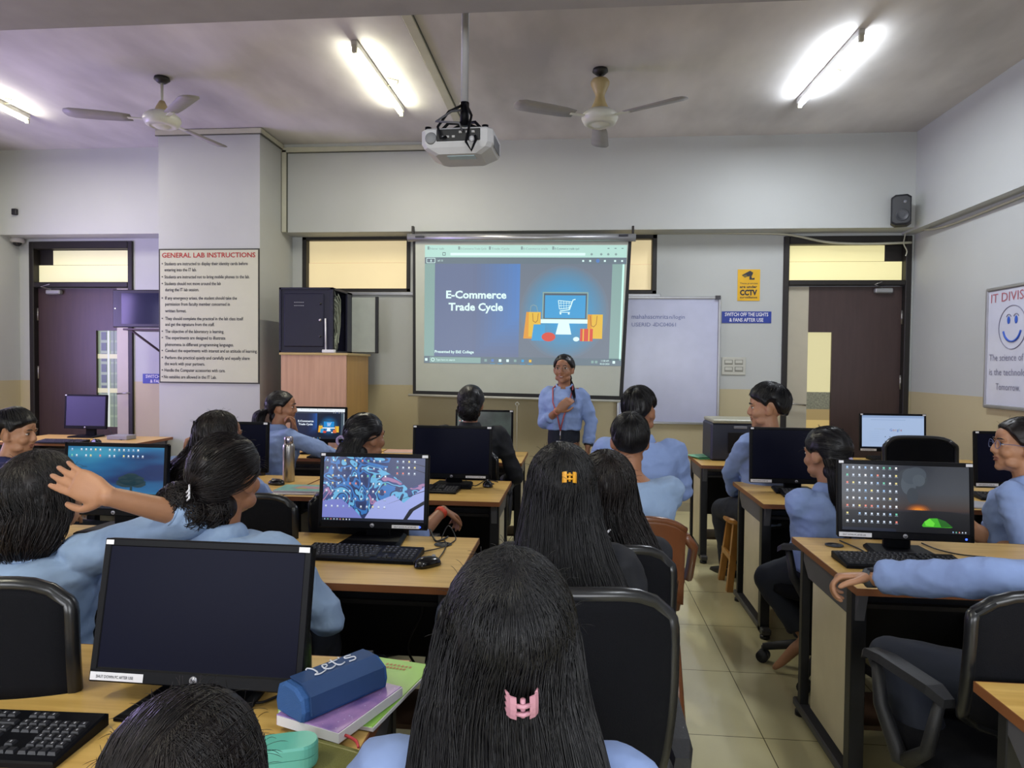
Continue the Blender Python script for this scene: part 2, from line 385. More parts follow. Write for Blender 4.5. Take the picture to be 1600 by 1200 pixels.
warm = ('warm', 'fbf8d8', 7, (1, .96, .78), .20); cool = ('cool', 'f4f6ff', 8, (.88, .93, 1), .22)
tube_light(P(553, 62, Z=CZ), P(628, 168, Z=CZ), 'slanting warm white tube light on the ceiling, left of the projector pole', warm, 34)
tube_light(P(1347, 44, Z=CZ), P(1249, 154, Z=CZ), 'bright cool white tube light on the ceiling, right of both fans', cool, 40)
tube_light(P(-75, 118, Z=CZ), P(44, 179, Z=CZ), 'tube light cut by the left frame edge, on the ceiling above the dome camera', warm, 30)
tube_light((-2.2, -.6, CZ), (-2.0, .7, CZ), 'tube light on the ceiling behind the deep beam', warm, 34)
tube_light((1.6, .6, CZ), (1.8, -.6, CZ), 'tube light on the ceiling above the photographer', cool, 34)
IVORY = mat('ivory_fan_paint', 'b3a173', rough=.4); FANW = mat('fan_cream_white', 'c5c6bd', rough=.35); FAND = mat('dusty_grey_blade', '8b8888', rough=.5)
def fan(x, y, zh, label, a0, waist, dark):
    t = thing('ceiling_fan', label, 'fan', (x, y, CZ), 0, 'ceiling fans'); h = CZ-zh
    m = MB(); m.lathe((0, 0, 0), [(.001, 0), (.055, 0), (.06, -.02), (.03, -.045), (.001, -.045)], mat('fan_hook_black', '202020')); m.build('ceiling_mount', parent=t)
    m = MB(); m.cyl((0, 0, -.03), (0, 0, -h+.1), .011, FANW if not waist else mat('fan_rod', '3d3c3a', metal=.4)); m.build('down_rod', parent=t)
    m = MB()
    if waist: m.lathe((0, 0, -h), [(.001, .30), (.06, .30), (.072, .28), (.07, .26), (.042, .20), (.034, .175), (.045, .13), (.07, .08), (.08, .06), (.001, .06)], IVORY)
    else: m.lathe((0, 0, -h), [(.001, .16), (.02, .16), (.045, .11), (.055, .08), (.05, .06), (.001, .06)], IVORY)
    m.build('canopy', parent=t)
    m = MB(); m.lathe((0, 0, -h), [(.001, .07), (.10, .065), (.135, .035), (.14, .01), (.12, -.03), (.09, -.045), (.085, -.035), (.06, -.04), (.05, -.05), (.001, -.05)], FANW); m.build('motor', parent=t)
    for k in range(3):
        a = a0+k*2*PI/3; R = Matrix.Rotation(a, 3, 'Z')
        b = MB()
        top = []; 
        for r, wd, tw in ((.22, .05, .10), (.30, .062, .12), (.42, .068, .12), (.55, .072, .11), (.64, .074, .10), (.685, .055, .10), (.70, .02, .10)):
            top.append([R@Vector((r, s*wd, z+s*wd*tw*1.6+.01)) for s, z in ((-1, 0), (1, 0), (1, .004), (-1, .004))])
        b.loft(top, FAND, True); b.build('blade', parent=t, loc=(0, 0, -h))
        c = MB(); c.box(R@Vector((.18, 0, .01)), (.14, .035, .008), FANW, .002, rot=R); c.build('blade_arm', parent=t, loc=(0, 0, -h))
q = P(938, 108, Z=CZ); q2 = P(938, 187, Y=q.y)
fan(q.x, q.y, q2.z, 'ceiling fan with a waisted ivory stem, right of the projector', math.radians(88), True, 0)
q = P(253, 121, Z=CZ); q2 = P(253, 190, Y=q.y)
fan(q.x, q.y, q2.z, 'ceiling fan with a small ivory cap above the pillar, left of the projector', math.radians(78), False, 0)
# conduits
def conduit(name, a, b, wd, label, parent=None):
    a, b = Vector(a), Vector(b); mb = MB(); c = (a+b)/2; d = b-a; L = d.length
    R = d.to_track_quat('X', 'Z').to_matrix(); mb.box(c, (L, wd, .022), PVC, .003, rot=R)
    for s in (-1, 1):
        mb.box(c+R@Vector((0, s*(wd/2+.003), .005)), (L, .006, .008), EDGEL, 0, rot=R)
    o = mb.build(name); return tag(o, label, 'conduit')
a = P(634, 14, Z=CZ); b = P(722, 203, Z=CZ); xc = (a.x+b.x)/2
conduit('cable_conduit', (xc, 2.66, CZ-.011), (xc, BY, CZ-.011), .07, 'flat grey cable trunking along the ceiling beside the projector pole')
z_ = P(560, 233, Y=BY).z
tr = MB(); tr.box(((PXb+xc)/2, BY-.012, z_), (abs(xc-PXb)+.07, .024, .05), PVC, .003); tr.box(((PXb+xc)/2, BY-.012, z_-.03), (abs(xc-PXb)+.07, .02, .006), EDGEL)
tag(tr.build('cable_conduit'), 'grey trunking along the top of the beam from the pillar to the ceiling trunking', 'conduit')
tr = MB(); tr.box((PXb+.03, BY-.012, (BZ+z_)/2), (.05, .024, z_-BZ), PVC, .003); tr.box((PXb+.06, BY-.012, (BZ+z_)/2), (.006, .02, z_-BZ), EDGEL); tr.box((PXb+.004, BY-.012, (BZ+z_)/2), (.006, .02, z_-BZ), EDGEL)
tag(tr.build('cable_conduit'), 'upright grey trunking in the corner between pillar and beam', 'conduit')
tr = MB(); tr.box(((PXa+PXb)/2, 6.418, CZ-.03), (PXb-PXa+.04, .024, .05), PVC, .003); tr.box((PXb+.012, (6.41+BY)/2, CZ-.03), (.024, BY-6.41, .05), PVC, .003)
tr.box(((PXa+PXb)/2, 6.416, CZ-.058), (PXb-PXa+.04, .02, .006), EDGEL); tr.box((PXb+.014, (6.41+BY)/2, CZ-.058), (.02, BY-6.41, .006), EDGEL)
tag(tr.build('cable_conduit'), 'grey trunking wrapped around the top of the white pillar', 'conduit')
def cable(name, pts, r, label, m=PVC, cat='cable', sub=True):
    P_ = [Vector(p) for p in pts]
    if sub:
        out = []
        for i in range(len(P_)-1):
            p0, p1, p2, p3 = P_[max(i-1, 0)], P_[i], P_[i+1], P_[min(i+2, len(P_)-1)]
            for k in range(6):
                t = k/6; out.append(.5*((2*p1)+(p2-p0)*t+(2*p0-5*p1+4*p2-p3)*t*t+(3*p1-p0-3*p2+p3)*t**3))
        P_ = out+[P_[-1]]
    mb = MB(); mb.tube(P_, r, m, 6); return tag(mb.build(name), label, cat)
cable('wall_cable', [P(1010, 364, Y=7.16), P(1130, 364, Y=7.16), P(1225, 366, Y=7.16), P(1290, 378, Y=7.16), P(1350, 381, Y=7.15), P(1424, 379, Y=7.15)], .012, 'sagging grey cable over the right door transom')
cable('wall_cable', [P(0, 362, Y=7.17), P(60, 366, Y=7.16), P(130, 369, Y=7.16), P(205, 370, Y=7.16), P(246, 366, Y=7.17)], .010, 'grey cable running above the left door')
cable('wall_cable', [P(1425, 356, Y=7.15), (RX-.02, 6.6, BZ-.06), (RX-.02, 5.0, BZ-.05), (RX-.02, 3.2, BZ-.06), (RX-.02, 2.0, BZ-.05)], .010, 'thin cable running under the beam along the right wall')
cable('wall_cable', [P(1413, 345, Y=6.9), P(1415, 362, Y=7.14), P(1412, 380, Y=7.14), P(1417, 392, Y=7.14), P(1415, 400, Y=7.14)], .006, 'white speaker wires bundled at the top right corner of the right door')
# ------------------------------------------------------------------ projector
pj = P(722, 232, Y=3.05); t = thing('projector', 'white ceiling projector hanging by a long pole in front of the screen', 'projector', (pj.x, pj.y, pj.z), math.radians(-3))
PW = mat('projector_white', 'b7b8bd', rough=.35); R = Matrix.Rotation(math.radians(-8), 3, 'X')
m = MB(); rings = []
for z, wx, wy in ((.052, .148, .115), (.045, .155, .12), (-.01, .155, .12), (-.028, .145, .112), (-.052, .10, .095)):
    rings.append([Vector((x, y, z)) for x, y in ((-wx, -wy+.02), (-wx+.02, -wy), (wx-.02, -wy), (wx, -wy+.02), (wx, wy-.02), (wx-.02, wy), (-wx+.02, wy), (-wx, wy-.02))])
m.loft(rings, PW, False); body = m.build('body', parent=t)
m = MB(); m.box((.01, -.121, .02), (.19, .004, .05), mat('port_panel_black', '17181b', rough=.5), .002)
for x in (-.06, -.035, -.01, .02, .05, .075): m.box((x, -.125, .012 if x < 0 else .03), (.014, .006, .010), mat('port_metal', 'a5a5a8', metal=.6, rough=.4), .001)
m.cyl((.07, -.122, .0), (.07, -.13, .0), .012, PW); m.build('port_panel', parent=body)
m = MB(); m.lathe((-.11, -.119, .01), [(.001, .006), (.022, .006), (.026, 0), (.001, 0)], mat('projector_grille', '7e8085', rough=.6), axis=(0, -1, 0)); m.build('speaker_grille', parent=body)
m = MB()
for i in range(7): m.box((.156, -.06+i*.02, .005), (.003, .008, .05), mat('vent_grey', '55565c'))
m.build('side_vent', parent=body)
m = MB(); m.cyl((.06, .115, .01), (.06, .14, .01), .032, PLASTIC, 24); m.lathe((.06, .14, .01), [(.001, .002), (.024, .0), (.001, -.002)], mat('lens_glass', '30405a', rough=.05), axis=(0, 1, 0)); m.build('lens', parent=body)
m = MB(); m.box((.01, -.045, -.053), (.12, .05, .003), mat('cyan_reflection_label', '9fb6c0', rough=.3)); m.build('underside_label', parent=body)  # cyan reflection painted as a flat patch under the body
for x in (-.13, .12):
    m = MB(); m.cyl((x, -.09, .05), (x, -.09, .066), .014, PLASTIC); m.build('foot', parent=body)
m = MB(); m.cyl((.01, 0, .19), (.01, 0, CZ-pj.z), .017, mat('pole_white', '97979b', rough=.35)); m.box((.01, 0, .80), (.05, .05, .07), mat('pole_white', ''), .004)
m.box((.01, -.0, 1.05), (.018, .04, .32), PLASTIC, .003); m.build('ceiling_pole', parent=t)
m = MB(); m.cyl((.01, 0, .10), (.01, 0, .20), .02, PLASTIC)
for x, y in ((-.09, -.06), (.11, -.06), (-.09, .07), (.11, .07)): m.tube([(.01, 0, .11), (x*.6, y*.6, .10), (x, y, .05)], .007, PLASTIC, 6)
m.build('mount_bracket', parent=t)
m = MB(); m.tube([(.0, -.02, .18), (-.04, -.09, .13), (-.075, -.14, .05), (-.06, -.145, .0), (-.04, -.13, .01)], .006, PLASTIC, 6)
m.tube([(.02, -.02, .19), (.06, -.09, .11), (.05, -.15, -.02), (.075, -.16, -.06), (.09, -.14, -.01), (.085, -.13, .01)], .006, PLASTIC, 6)
m.tube([(.0, -.02, .16), (-.02, -.12, .12), (-.08, -.15, .07), (.02, -.15, .06), (.03, -.13, .03)], .005, mat('grey_lead', '55555c'), 6); m.build('cable_loop', parent=t)
# ------------------------------------------------------------------ projection screen
YS = 6.86
sc = thing('projection_screen', 'pull-down projection screen showing a slide titled E-Commerce Trade Cycle', 'projection screen', P(810, 370, Y=YS))
def reparent(o, p): o.parent = p; o.matrix_parent_inverse = Matrix.Translation(-p.location); return o
SCB = mat('screen_black_border', '0d0d10', rough=.6); SCW = mat('screen_fabric', 'b4b9b0', rough=.7, var=.02)
m = MB()
def bl(u, v, d=0):       # bilinear point on the hanging sheet
    return P(645+342*u-(14*u)*v, 376+v*(241+9*u)+(-1)*u*0, Y=YS-d)
m.add([bl(0, 0), bl(1, 0), bl(1, 1), bl(0, 1), bl(0, 0, -.004), bl(1, 0, -.004), bl(1, 1, -.004), bl(0, 1, -.004)], [(3, 2, 1, 0), (4, 5, 6, 7), (0, 1, 5, 4), (1, 2, 6, 5), (2, 3, 7, 6), (3, 0, 4, 7)], SCB)
reparent(m.build('black_border'), sc)
m = MB(); m.add([bl(.012, .0, .002), bl(.985, .0, .002), bl(.982, .972, .002), bl(.015, .972, .002)], [(3, 2, 1, 0)], SCW); sheet = reparent(m.build('screen_fabric'), sc)
m = MB(); a = P(638, 372, Y=YS); b = P(993, 372, Y=YS); m.tube([(a.x, YS-.02, a.z), (b.x, YS-.02, b.z+.0)], .038, ALU, 16)
for k, x in ((0, a.x+.13), (1, b.x-.12)): m.box((x, YS-.06, a.z), (.09, .004, .02), INK)
reparent(m.build('screen_case'), sc)
for px_ in (645, 989):
    m = MB(); q = P(px_, 366, Y=YS); m.box((q.x, YS+.01, q.z+.03), (.02, .05, .10), FRAME); reparent(m.build('hanging_bracket'), sc)
m = MB(); a = P(638, 617, Y=YS); b = P(977, 627, Y=YS); m.tube([a, b], .012, mat('screen_bar_white', 'b6b6ae', rough=.4), 10); q = P(808, 628, Y=YS)
m.tube([q, q+Vector((-.02, 0, -.02)), q+Vector((.0, 0, -.045)), q+Vector((.02, 0, -.02)), q], .004, mat('screen_bar_white', ''), 6); m.tube([q+Vector((0, 0, -.04)), q+Vector((0, 0, -.55))], .003, mat('screen_bar_white', ''), 5)
reparent(m.build('bottom_bar'), sc)
S = {k: glow('slide_'+k, c, .82 if e < .9 else 1.0, .15) for k, c, e in (('top', 'bfeadf', .80), ('tool', '6f7f8b', .5), ('navy', '6e7b9c', .66), ('blue', '5c86c8', .62), ('bluemid', '6681b0', .62), ('grey', '75808f', .6), ('side', '8fb0ab', .6),
   ('cyan1', '5c8eb6', .6), ('cyan2', '4aa0d8', .62), ('cyan3', '41a4de', .68), ('white', 'd8f7f2', .95), ('task', '6b7c88', .55), ('edge', 'c2f4e6', .95), ('orange', 'eaa034', .8), ('yellow', 'f0c23c', .8), ('bag', '3fa4dc', .8),
   ('red', 'e0503c', .75), ('dk', '51606f', .4), ('tx', '8fa9a8', .6), ('ink', 'a86a20', .5))}
def slide(B):             # B(x,y,layer)->point for target pixel coordinates of the projected picture
    m = MB()
    def r(x0, y0, x1, y1, k, l=1): m.add([B(x0, y1, l), B(x1, y1, l), B(x1, y0, l), B(x0, y0, l)], [(0, 1, 2, 3)], S[k])
    def pg(pts, k, l=1): m.add([B(x, y, l) for x, y in pts], [tuple(range(len(pts)))], S[k])
    r(664, 383, 980, 402, 'top'); r(664, 402, 980, 412, 'tool'); r(664, 412, 680, 556, 'side'); r(958, 412, 974, 559, 'side'); r(974, 412, 977, 559, 'edge')
    r(680, 412, 958, 556, 'navy'); r(664, 556, 978, 567, 'task')
    for i in range(12):
        f = i/11; c_ = ''.join('%02x' % int(a_+(b_-a_)*f) for a_, b_ in ((0x6e, 0x5c), (0x7b, 0x8a), (0x9c, 0xcc)))
        r(740+i*6.2, 412, 814, 556-i*5.5, 'navy', 1.2+i*.05); m.m[-1] = m.mi(glow('blue_fade_'+c_, c_, .8, .15))
    r(814, 412, 958, 556, 'grey', 1.8)
    for i in range(14):
        f = i/13; c_ = ''.join('%02x' % int(a_+(b_-a_)*f**.8) for a_, b_ in ((0x76, 0x41), (0x86, 0xa4), (0x98, 0xde))); rx, ry = 70-i*3.6, 72-i*3.6
        pg([(885+rx*math.cos(q*PI/16), 486+max(-73, min(ry*math.sin(q*PI/16), 69))) for q in range(32)], 'grey', 2+i*.06); m.m[-1] = m.mi(glow('cyan_fade_'+c_, c_, .8, .15))
    r(850, 455, 922, 500, 'side', 3.2); r(852, 457, 920, 496, 'dk', 3.4); r(854, 460, 918, 495, 'cyan3', 3.6); r(848, 497, 922, 503, 'white', 3.8); pg([(876, 503), (893, 503), (897, 520), (872, 520)], 'white', 3.8)
    def bag(x0, y0, x1, y1, k, l, sk=0): pg([(x0+sk, y0), (x1, y0), (x1-sk*0, y1), (x0, y1)], k, l)
    bag(821, 486, 848, 527, 'orange', 4, 4); r(829, 486, 847, 524, 'yellow', 4.2); bag(834, 505, 855, 530, 'bag', 4.4, 3); bag(922, 489, 946, 526, 'yellow', 4, 0); bag(922, 489, 929, 526, 'orange', 4.2)
    pg([(851+11*math.cos(q*PI/8)+10, 524+7*math.sin(q*PI/8)) for q in range(16)], 'red', 4.6); r(911, 511, 931, 530, 'red', 4.6); r(915, 511, 917, 530, 'yellow', 4.8); r(924, 511, 926, 530, 'yellow', 4.8)
    pg([(905+5*math.cos(q*PI/6), 527+3.5*math.sin(q*PI/6)) for q in range(12)], 'white', 4.6)
    def ln(pts, k, l, wd=1.0):
        for (x0, y0), (x1, y1) in zip(pts, pts[1:]):
            d = math.hypot(x1-x0, y1-y0) or 1; nx, ny = -(y1-y0)/d*wd/2, (x1-x0)/d*wd/2
            m.add([B(x0+nx, y0+ny, l), B(x1+nx, y1+ny, l), B(x1-nx, y1-ny, l), B(x0-nx, y0-ny, l)], [(0, 1, 2, 3)], S[k])
    ln([(835, 488), (836, 500), (840, 502), (843, 499), (844, 488)], 'ink', 5); ln([(926, 491), (928, 506), (932, 508), (936, 504), (937, 491)], 'ink', 5)
    ln([(831, 486), (832, 477), (836, 475), (841, 477), (843, 486)], 'tx', 5)
    ln([(902, 466), (898, 467), (893, 482), (878, 484)], 'white', 5, 1.4); ln([(875, 468), (877, 481), (893, 479), (897, 470), (875, 468)], 'white', 5, 1); ln([(877, 486), (894, 486)], 'white', 5, 1)
    for i in range(4): ln([(879+i*4.4, 469), (880+i*4, 481)], 'white', 5, .6)
    for i in range(2): ln([(876, 472+i*4), (896, 472+i*4)], 'white', 5, .6)
    for x in (879, 892): pg([(x+1.6*math.cos(q), 488+1.6*math.sin(q)) for q in (0, 1, 2, 3, 4, 5)], 'white', 5)
    def tx(s_, x0, x1, y, h, k='white', bold=.0, l=2.5):
        v, f, wd = text_geo(s_, bold); sx = (x1-x0)/wd; sy = h/.70
        m.add([B(x0+p[0]*sx, y-p[1]*sy, l) for p in v], f, S[k])
    tx('E-Commerce', 698, 793, 465.5, 11.5, bold=.03); tx('Trade Cycle', 702, 788, 484.5, 11.5, bold=.03); tx('Presented by EkE College', 681, 743, 551, 4.2, bold=.02)
    for i, (x0, s_) in enumerate(((672, 'New tab'), (720, 'E-Commerce Trade Cycle'), (768, 'Trade Cycle'), (818, 'E-Commerce trade'), (867, 'E-Commerce trade cycl'))):
        r(x0-4, 385, x0-1, 390, 'tx', 2); tx(s_, x0, x0+[22, 40, 28, 38, 38][i], 390, 3.2, 'tx' if i < 4 else 'dk', 0)
    for x in (951, 962, 973): r(x-1.5, 387.5, x+1.5, 388.5, 'dk', 2)
    r(704, 395, 915, 399, 'white', 1.5); ln([(692, 394.5), (696, 394.5), (696, 399), (692, 399), (692, 394.5)], 'dk', 2, .8)
    for x in (925, 940, 951, 963): pg([(x+2*math.cos(q), 397+2*math.sin(q)) for q in (0, 1, 2, 3, 4, 5)], 'tx', 2)
    ln([(667, 403.5), (680, 403.5), (680, 410.5), (667, 410.5), (667, 403.5)], 'white', 2, .8); tx('1', 673, 674.5, 409, 3.6, l=2); tx('of 11', 684, 692, 408.5, 3, l=2)
    for x in (912, 923, 946, 962, 973): r(x-1.5, 405.8, x+1.5, 408.5, 'white', 2)
    pg([(935+3*math.cos(q*PI/6), 407+3*math.sin(q*PI/6)) for q in range(12)], 'blue', 2)
    for x, k in ((667.5, 'white'), (762, 'side'), (773, 'blue'), (785, 'white'), (797, 'white'), (809, 'side'), (821, 'cyan3'), (833, 'yellow'), (932, 'side'), (938, 'side'), (966, 'white')): r(x-2, 559.5, x+2, 563.5, k, 2)
    r(673, 557.5, 754, 566, 'side', 1.4); ln([(678+2.5*math.cos(q*PI/5), 561.5+2.5*math.sin(q*PI/5)) for q in range(11)], 'white', 2, .8); tx('Type here to search', 683, 713, 563, 3, 'white'); tx('11:08 AM', 946, 958, 560.8, 2.6); tx('05-03-2024', 944, 959, 565.5, 2.6)
    for x in (773, 785, 821, 833): r(x-4, 566.2, x+4, 567, 'cyan3', 2)
    return m
def onscreen(x, y, l):   # keystone: the lower edge runs slightly downhill to the right
    k = (y-383)/184; return P(x+(-6*k*(x-664)/316)+(-1.5*k), y+(x-664)/316*(5*k)-(1-k)*0, Y=YS-.003-.0012*l)
im = slide(onscreen).build('projected_picture', fixn=False); reparent(im, sc)  # projected light painted as emissive patches on the sheet
# ------------------------------------------------------------------ boards, signs, speaker
def whiteboard(name, label, corners, Y): pass
wb = thing('whiteboard', 'large whiteboard with faint blue handwriting, right of the projection screen', 'whiteboard', P(1045, 560, Y=7.17))
a = P(968, 465, Y=7.17); b = P(1121, 662, Y=7.17); m = MB(); cx, cz = (a.x+b.x)/2, (a.z+b.z)/2; m.box((cx, 7.18, cz), (b.x-a.x, .02, a.z-b.z), mat('whiteboard_surface', 'b4b8d2', rough=.25, var=.03))
wbs = reparent(m.build('writing_surface'), wb)
m = MB()
for (x, z, w_, h_) in ((cx, a.z, b.x-a.x+.03, .025), (cx, b.z, b.x-a.x+.03, .025), (a.x, cz, .025, a.z-b.z), (b.x, cz, .025, a.z-b.z)): m.box((x, 7.17, z), (w_, .03, h_), ALU, .004)
m.box((b.x-.02, 7.155, a.z), (.05, .02, .04), mat('dark_clip', '3a3a40')); reparent(m.build('frame'), wb)
PEN = mat('faded_blue_marker', '6670a0', rough=.6); m = MB()
ptext(m, 'mahahsscmrits', 987, 1044, 498, 7, 7.168, PEN); ptext(m, 'n/login', 1046, 1070, 498, 6, 7.168, PEN); ptext(m, 'USERID -', 987, 1022, 510, 6, 7.168, PEN); ptext(m, 'IDC04061', 1022, 1056, 510, 6, 7.168, PEN); reparent(m.build('handwriting'), wb)
# right wall whiteboard
xw = RX-.02
def R_(x, y): return P(x, y, X=xw)
c = [R_(1545, 454), R_(1538, 634)]; ya = c[0].y; zt_, zb_ = R_(1545, 454).z, R_(1538, 634).z; yb = ya-1.9
wb2 = thing('whiteboard', 'whiteboard with a blue smiley face on the right wall', 'whiteboard', (xw, (ya+yb)/2, (zt_+zb_)/2))
m = MB(); m.box((xw+.005, (ya+yb)/2, (zt_+zb_)/2), (.02, ya-yb, zt_-zb_), mat('whiteboard_gloss', 'c3c6d4', rough=.18, var=.03)); reparent(m.build('writing_surface'), wb2)
m = MB()
for (y, z, dy, dz) in (((ya+yb)/2, zt_, ya-yb+.03, .03), ((ya+yb)/2, zb_, ya-yb+.03, .03), (ya, (zt_+zb_)/2, .03, zt_-zb_), (yb, (zt_+zb_)/2, .03, zt_-zb_)): m.box((xw, y, z), (.035, dy, dz), ALU, .008)
reparent(m.build('frame'), wb2)
BLUE = mat('blue_marker', '2a56b8', rough=.5); GRY = mat('faint_grey_marker', '7b7b90', rough=.6); RDM = mat('red_marker', 'a8606a', rough=.6)
m = MB(); X_ = xw-.0075
def rt(s_, x, y, h, k, wd=None):
    q = R_(x, y); text(m, s_, (X_, q.y, q.z), (0, -1, 0), (0, 0, 1), h, k, 0, width=wd)
fc = R_(1583, 511); fr_ = (R_(1583, 474).z-R_(1583, 546).z)/2
def arc(cy, cz, r, a0, a1, k, wd, ry=None):
    pts = [(cy-r*math.cos(math.radians(a0+(a1-a0)*i/28)), cz+(ry or r)*math.sin(math.radians(a0+(a1-a0)*i/28))) for i in range(29)]
    m.tube([(X_, y, z) for y, z in pts], wd, k, 4)
arc(fc.y, fc.z, fr_*.95, 0, 360, GRY, .003); arc(fc.y, fc.z, fr_*.62, 195, 345, BLUE, .008)
for s in (-1, 1): m.ell((X_, fc.y+s*.045, fc.z+.055), (.003, .018, .03), BLUE); arc(fc.y+s*.045, fc.z+.07, .03, 20, 160, GRY, .003)
q = R_(1549, 470); rt('IT DIVISION', 1550, 474, .10, RDM, .62); rt('The science of Today', 1547, 564, .075, GRY, .62); rt('is the technology of', 1547, 586, .075, GRY, .6); rt('Tomorrow.', 1557, 609, .075, GRY, .3)
reparent(m.build('marker_drawing'), wb2)
# poster on pillar
YP = 6.43-.012
po = thing('lab_instructions_board', 'framed General Lab Instructions board hung on the white pillar', 'notice board', P(326, 495, Y=YP))
m = MB(); pbox(m, 248, 389, 405, 600, YP, .012, mat('board_frame_dark', '33332e', rough=.5)); reparent(m.build('frame'), po)
m = MB(); pbox(m, 250, 391, 403, 598, YP-.003, .006, mat('board_cream', 'bfc0aa', rough=.4, var=.02)); reparent(m.build('sheet'), po)
m = MB(); yt = YP-.005
ptext(m, 'GENERAL LAB INSTRUCTIONS', 253, 399, 402.5, 7.5, yt, RED, .015)
for s_, x0, x1, y, bul in (('Students are instructed to display their identity cards before', 257, 387, 414.5, 1), ('entering into the IT lab.', 257, 307, 424, 0), ('Students are instructed not to bring mobile phones to the lab.', 257, 390, 435, 1),
    ('Students should not move around the lab', 257, 345, 445.5, 1), ('during the IT lab session.', 258, 311, 455, 0), ('If any emergency arises, the student should take the', 258, 370, 468, 1), ('permission from faculty member concerned in', 258, 359, 477.5, 0), ('written format.', 258, 291, 488, 0),
    ('They should complete the practical in the lab class itself', 258, 380, 500, 1), ('and get the signature from the staff.', 258, 335, 509, 0), ('The objective of the laboratory is learning.', 258, 350, 520, 1), ('The experiments are designed to illustrate', 258, 352, 530, 1), ('phenomena in different programming languages.', 258, 365, 540.5, 0),
    ('Conduct the experiments with interest and an attitude of learning.', 258, 402, 550, 1), ('Perform the practical quietly and carefully and equally share', 258, 390, 561, 1), ('the work with your partners.', 257, 320, 570.5, 0), ('Handle the Computer accessories with care.', 257, 352, 580.5, 1), ('No eatables are allowed in the IT Lab.', 256, 338, 591, 1)):
    ptext(m, s_, x0, x1, y, 5.0, yt, INK, .012)
    if bul: prect(m, 252.6, y-3.4, 254.4, y-1.6, yt, INK)
reparent(m.build('lettering', fixn=False), po)
# CCTV sign
m = MB(); pbox(m, 1153, 421, 1187, 470, WY-.006, .006, mat('sign_yellow', 'd9a80f', rough=.4)); s = tag(m.build('cctv_sign'), 'yellow CCTV surveillance notice on the front wall beside the right door', 'sign')
m = MB(); yy = WY-.0075; pquad(m, [(1159, 430), (1172, 423), (1177, 426), (1175, 431), (1163, 433)], yy, INK); pquad(m, [(1160, 431), (1166, 429), (1168, 432), (1164, 434)], yy-.001, mat('sign_grey', '6a5a20')); pquad(m, [(1171, 432), (1174, 431), (1175, 435), (1179, 434), (1179, 437), (1171, 437)], yy, INK)
ptext(m, 'These premises', 1156, 1184, 444, 2.6, yy, INK, .01); ptext(m, 'are under', 1156, 1183, 450, 4, yy, INK, .03); ptext(m, 'CCTV', 1156, 1183, 461, 8, yy, INK, .05); ptext(m, 'surveillance', 1156, 1183, 466, 3, yy, INK, .02); m.build('lettering', parent=s, fixn=False)
BLUES = mat('sign_blue', '1b348e', rough=.4)
def sw_sign(x0, x1, y0, y1, label, YY):
    m = MB(); pbox(m, x0, y0, x1, y1, YY-.006, .006, BLUES); s = tag(m.build('switch_off_sign'), label, 'sign'); m = MB(); w_ = x1-x0
    ptext(m, 'SWITCH OFF THE LIGHTS', x0+w_*.06, x1-w_*.06, y0+(y1-y0)*.40, (y1-y0)*.30, YY-.0075, WHITE, .02); ptext(m, '& FANS AFTER USE', x0+w_*.15, x1-w_*.16, y0+(y1-y0)*.86, (y1-y0)*.30, YY-.0075, WHITE, .02); m.build('lettering', parent=s, fixn=False)
sw_sign(1128, 1205, 486.5, 505, 'blue sign SWITCH OFF THE LIGHTS under the yellow sign', WY); sw_sign(223, 300, 584, 600, 'blue switch-off sign half hidden behind the pillar', WY)
# switch board
m = MB(); pbox(m, 1128, 558, 1165, 586, WY-.012, .012, mat('switch_plate_white', 'b8b8ae', rough=.4), .003); s = tag(m.build('switch_board'), 'white switch and socket plate low on the front wall right of the whiteboard', 'switch')
for x0, y0 in ((1132, 562), (1148, 562), (1132, 573), (1148, 573)):
    m = MB(); pbox(m, x0, y0, x0+13, y0+8, WY-.014, .004, mat('socket_grey', '85857c'), .001); pbox(m, x0+1.2, y0+1, x0+11.8, y0+5.5, WY-.018, .006, mat('switch_plate_white', ''), .001); m.build('switch', parent=s)
# wall speaker
q = P(1408, 329, Y=6.78); t = thing('wall_speaker', 'small black loudspeaker on the beam in the right corner', 'speaker', q, math.radians(-22))
m = MB(); m.loft([[Vector((x*sx, -d, z*sx)) for x, z in ((-.085, -.12), (-.05, -.145), (.05, -.145), (.085, -.12), (.085, .12), (.05, .145), (-.05, .145), (-.085, .12))] for d, sx in ((.05, .85), (.04, .97), (-.05, 1), (-.09, .9), (-.1, .6))], mat('speaker_black', '16181d', rough=.45), False); b_ = m.build('cabinet', parent=t)
m = MB(); m.lathe((0.01, -.05, -.05), [(.001, .002), (.02, .004), (.045, .0), (.052, .006), (.055, 0)], mat('speaker_cone', '24262c', rough=.4), axis=(0, -1, 0)); m.build('woofer', parent=t)
m = MB(); m.lathe((0.03, -.05, .07), [(.001, .006), (.012, .004), (.016, 0)], mat('tweeter_grey', '6e7076', rough=.4), axis=(0, -1, 0)); m.build('tweeter', parent=t)
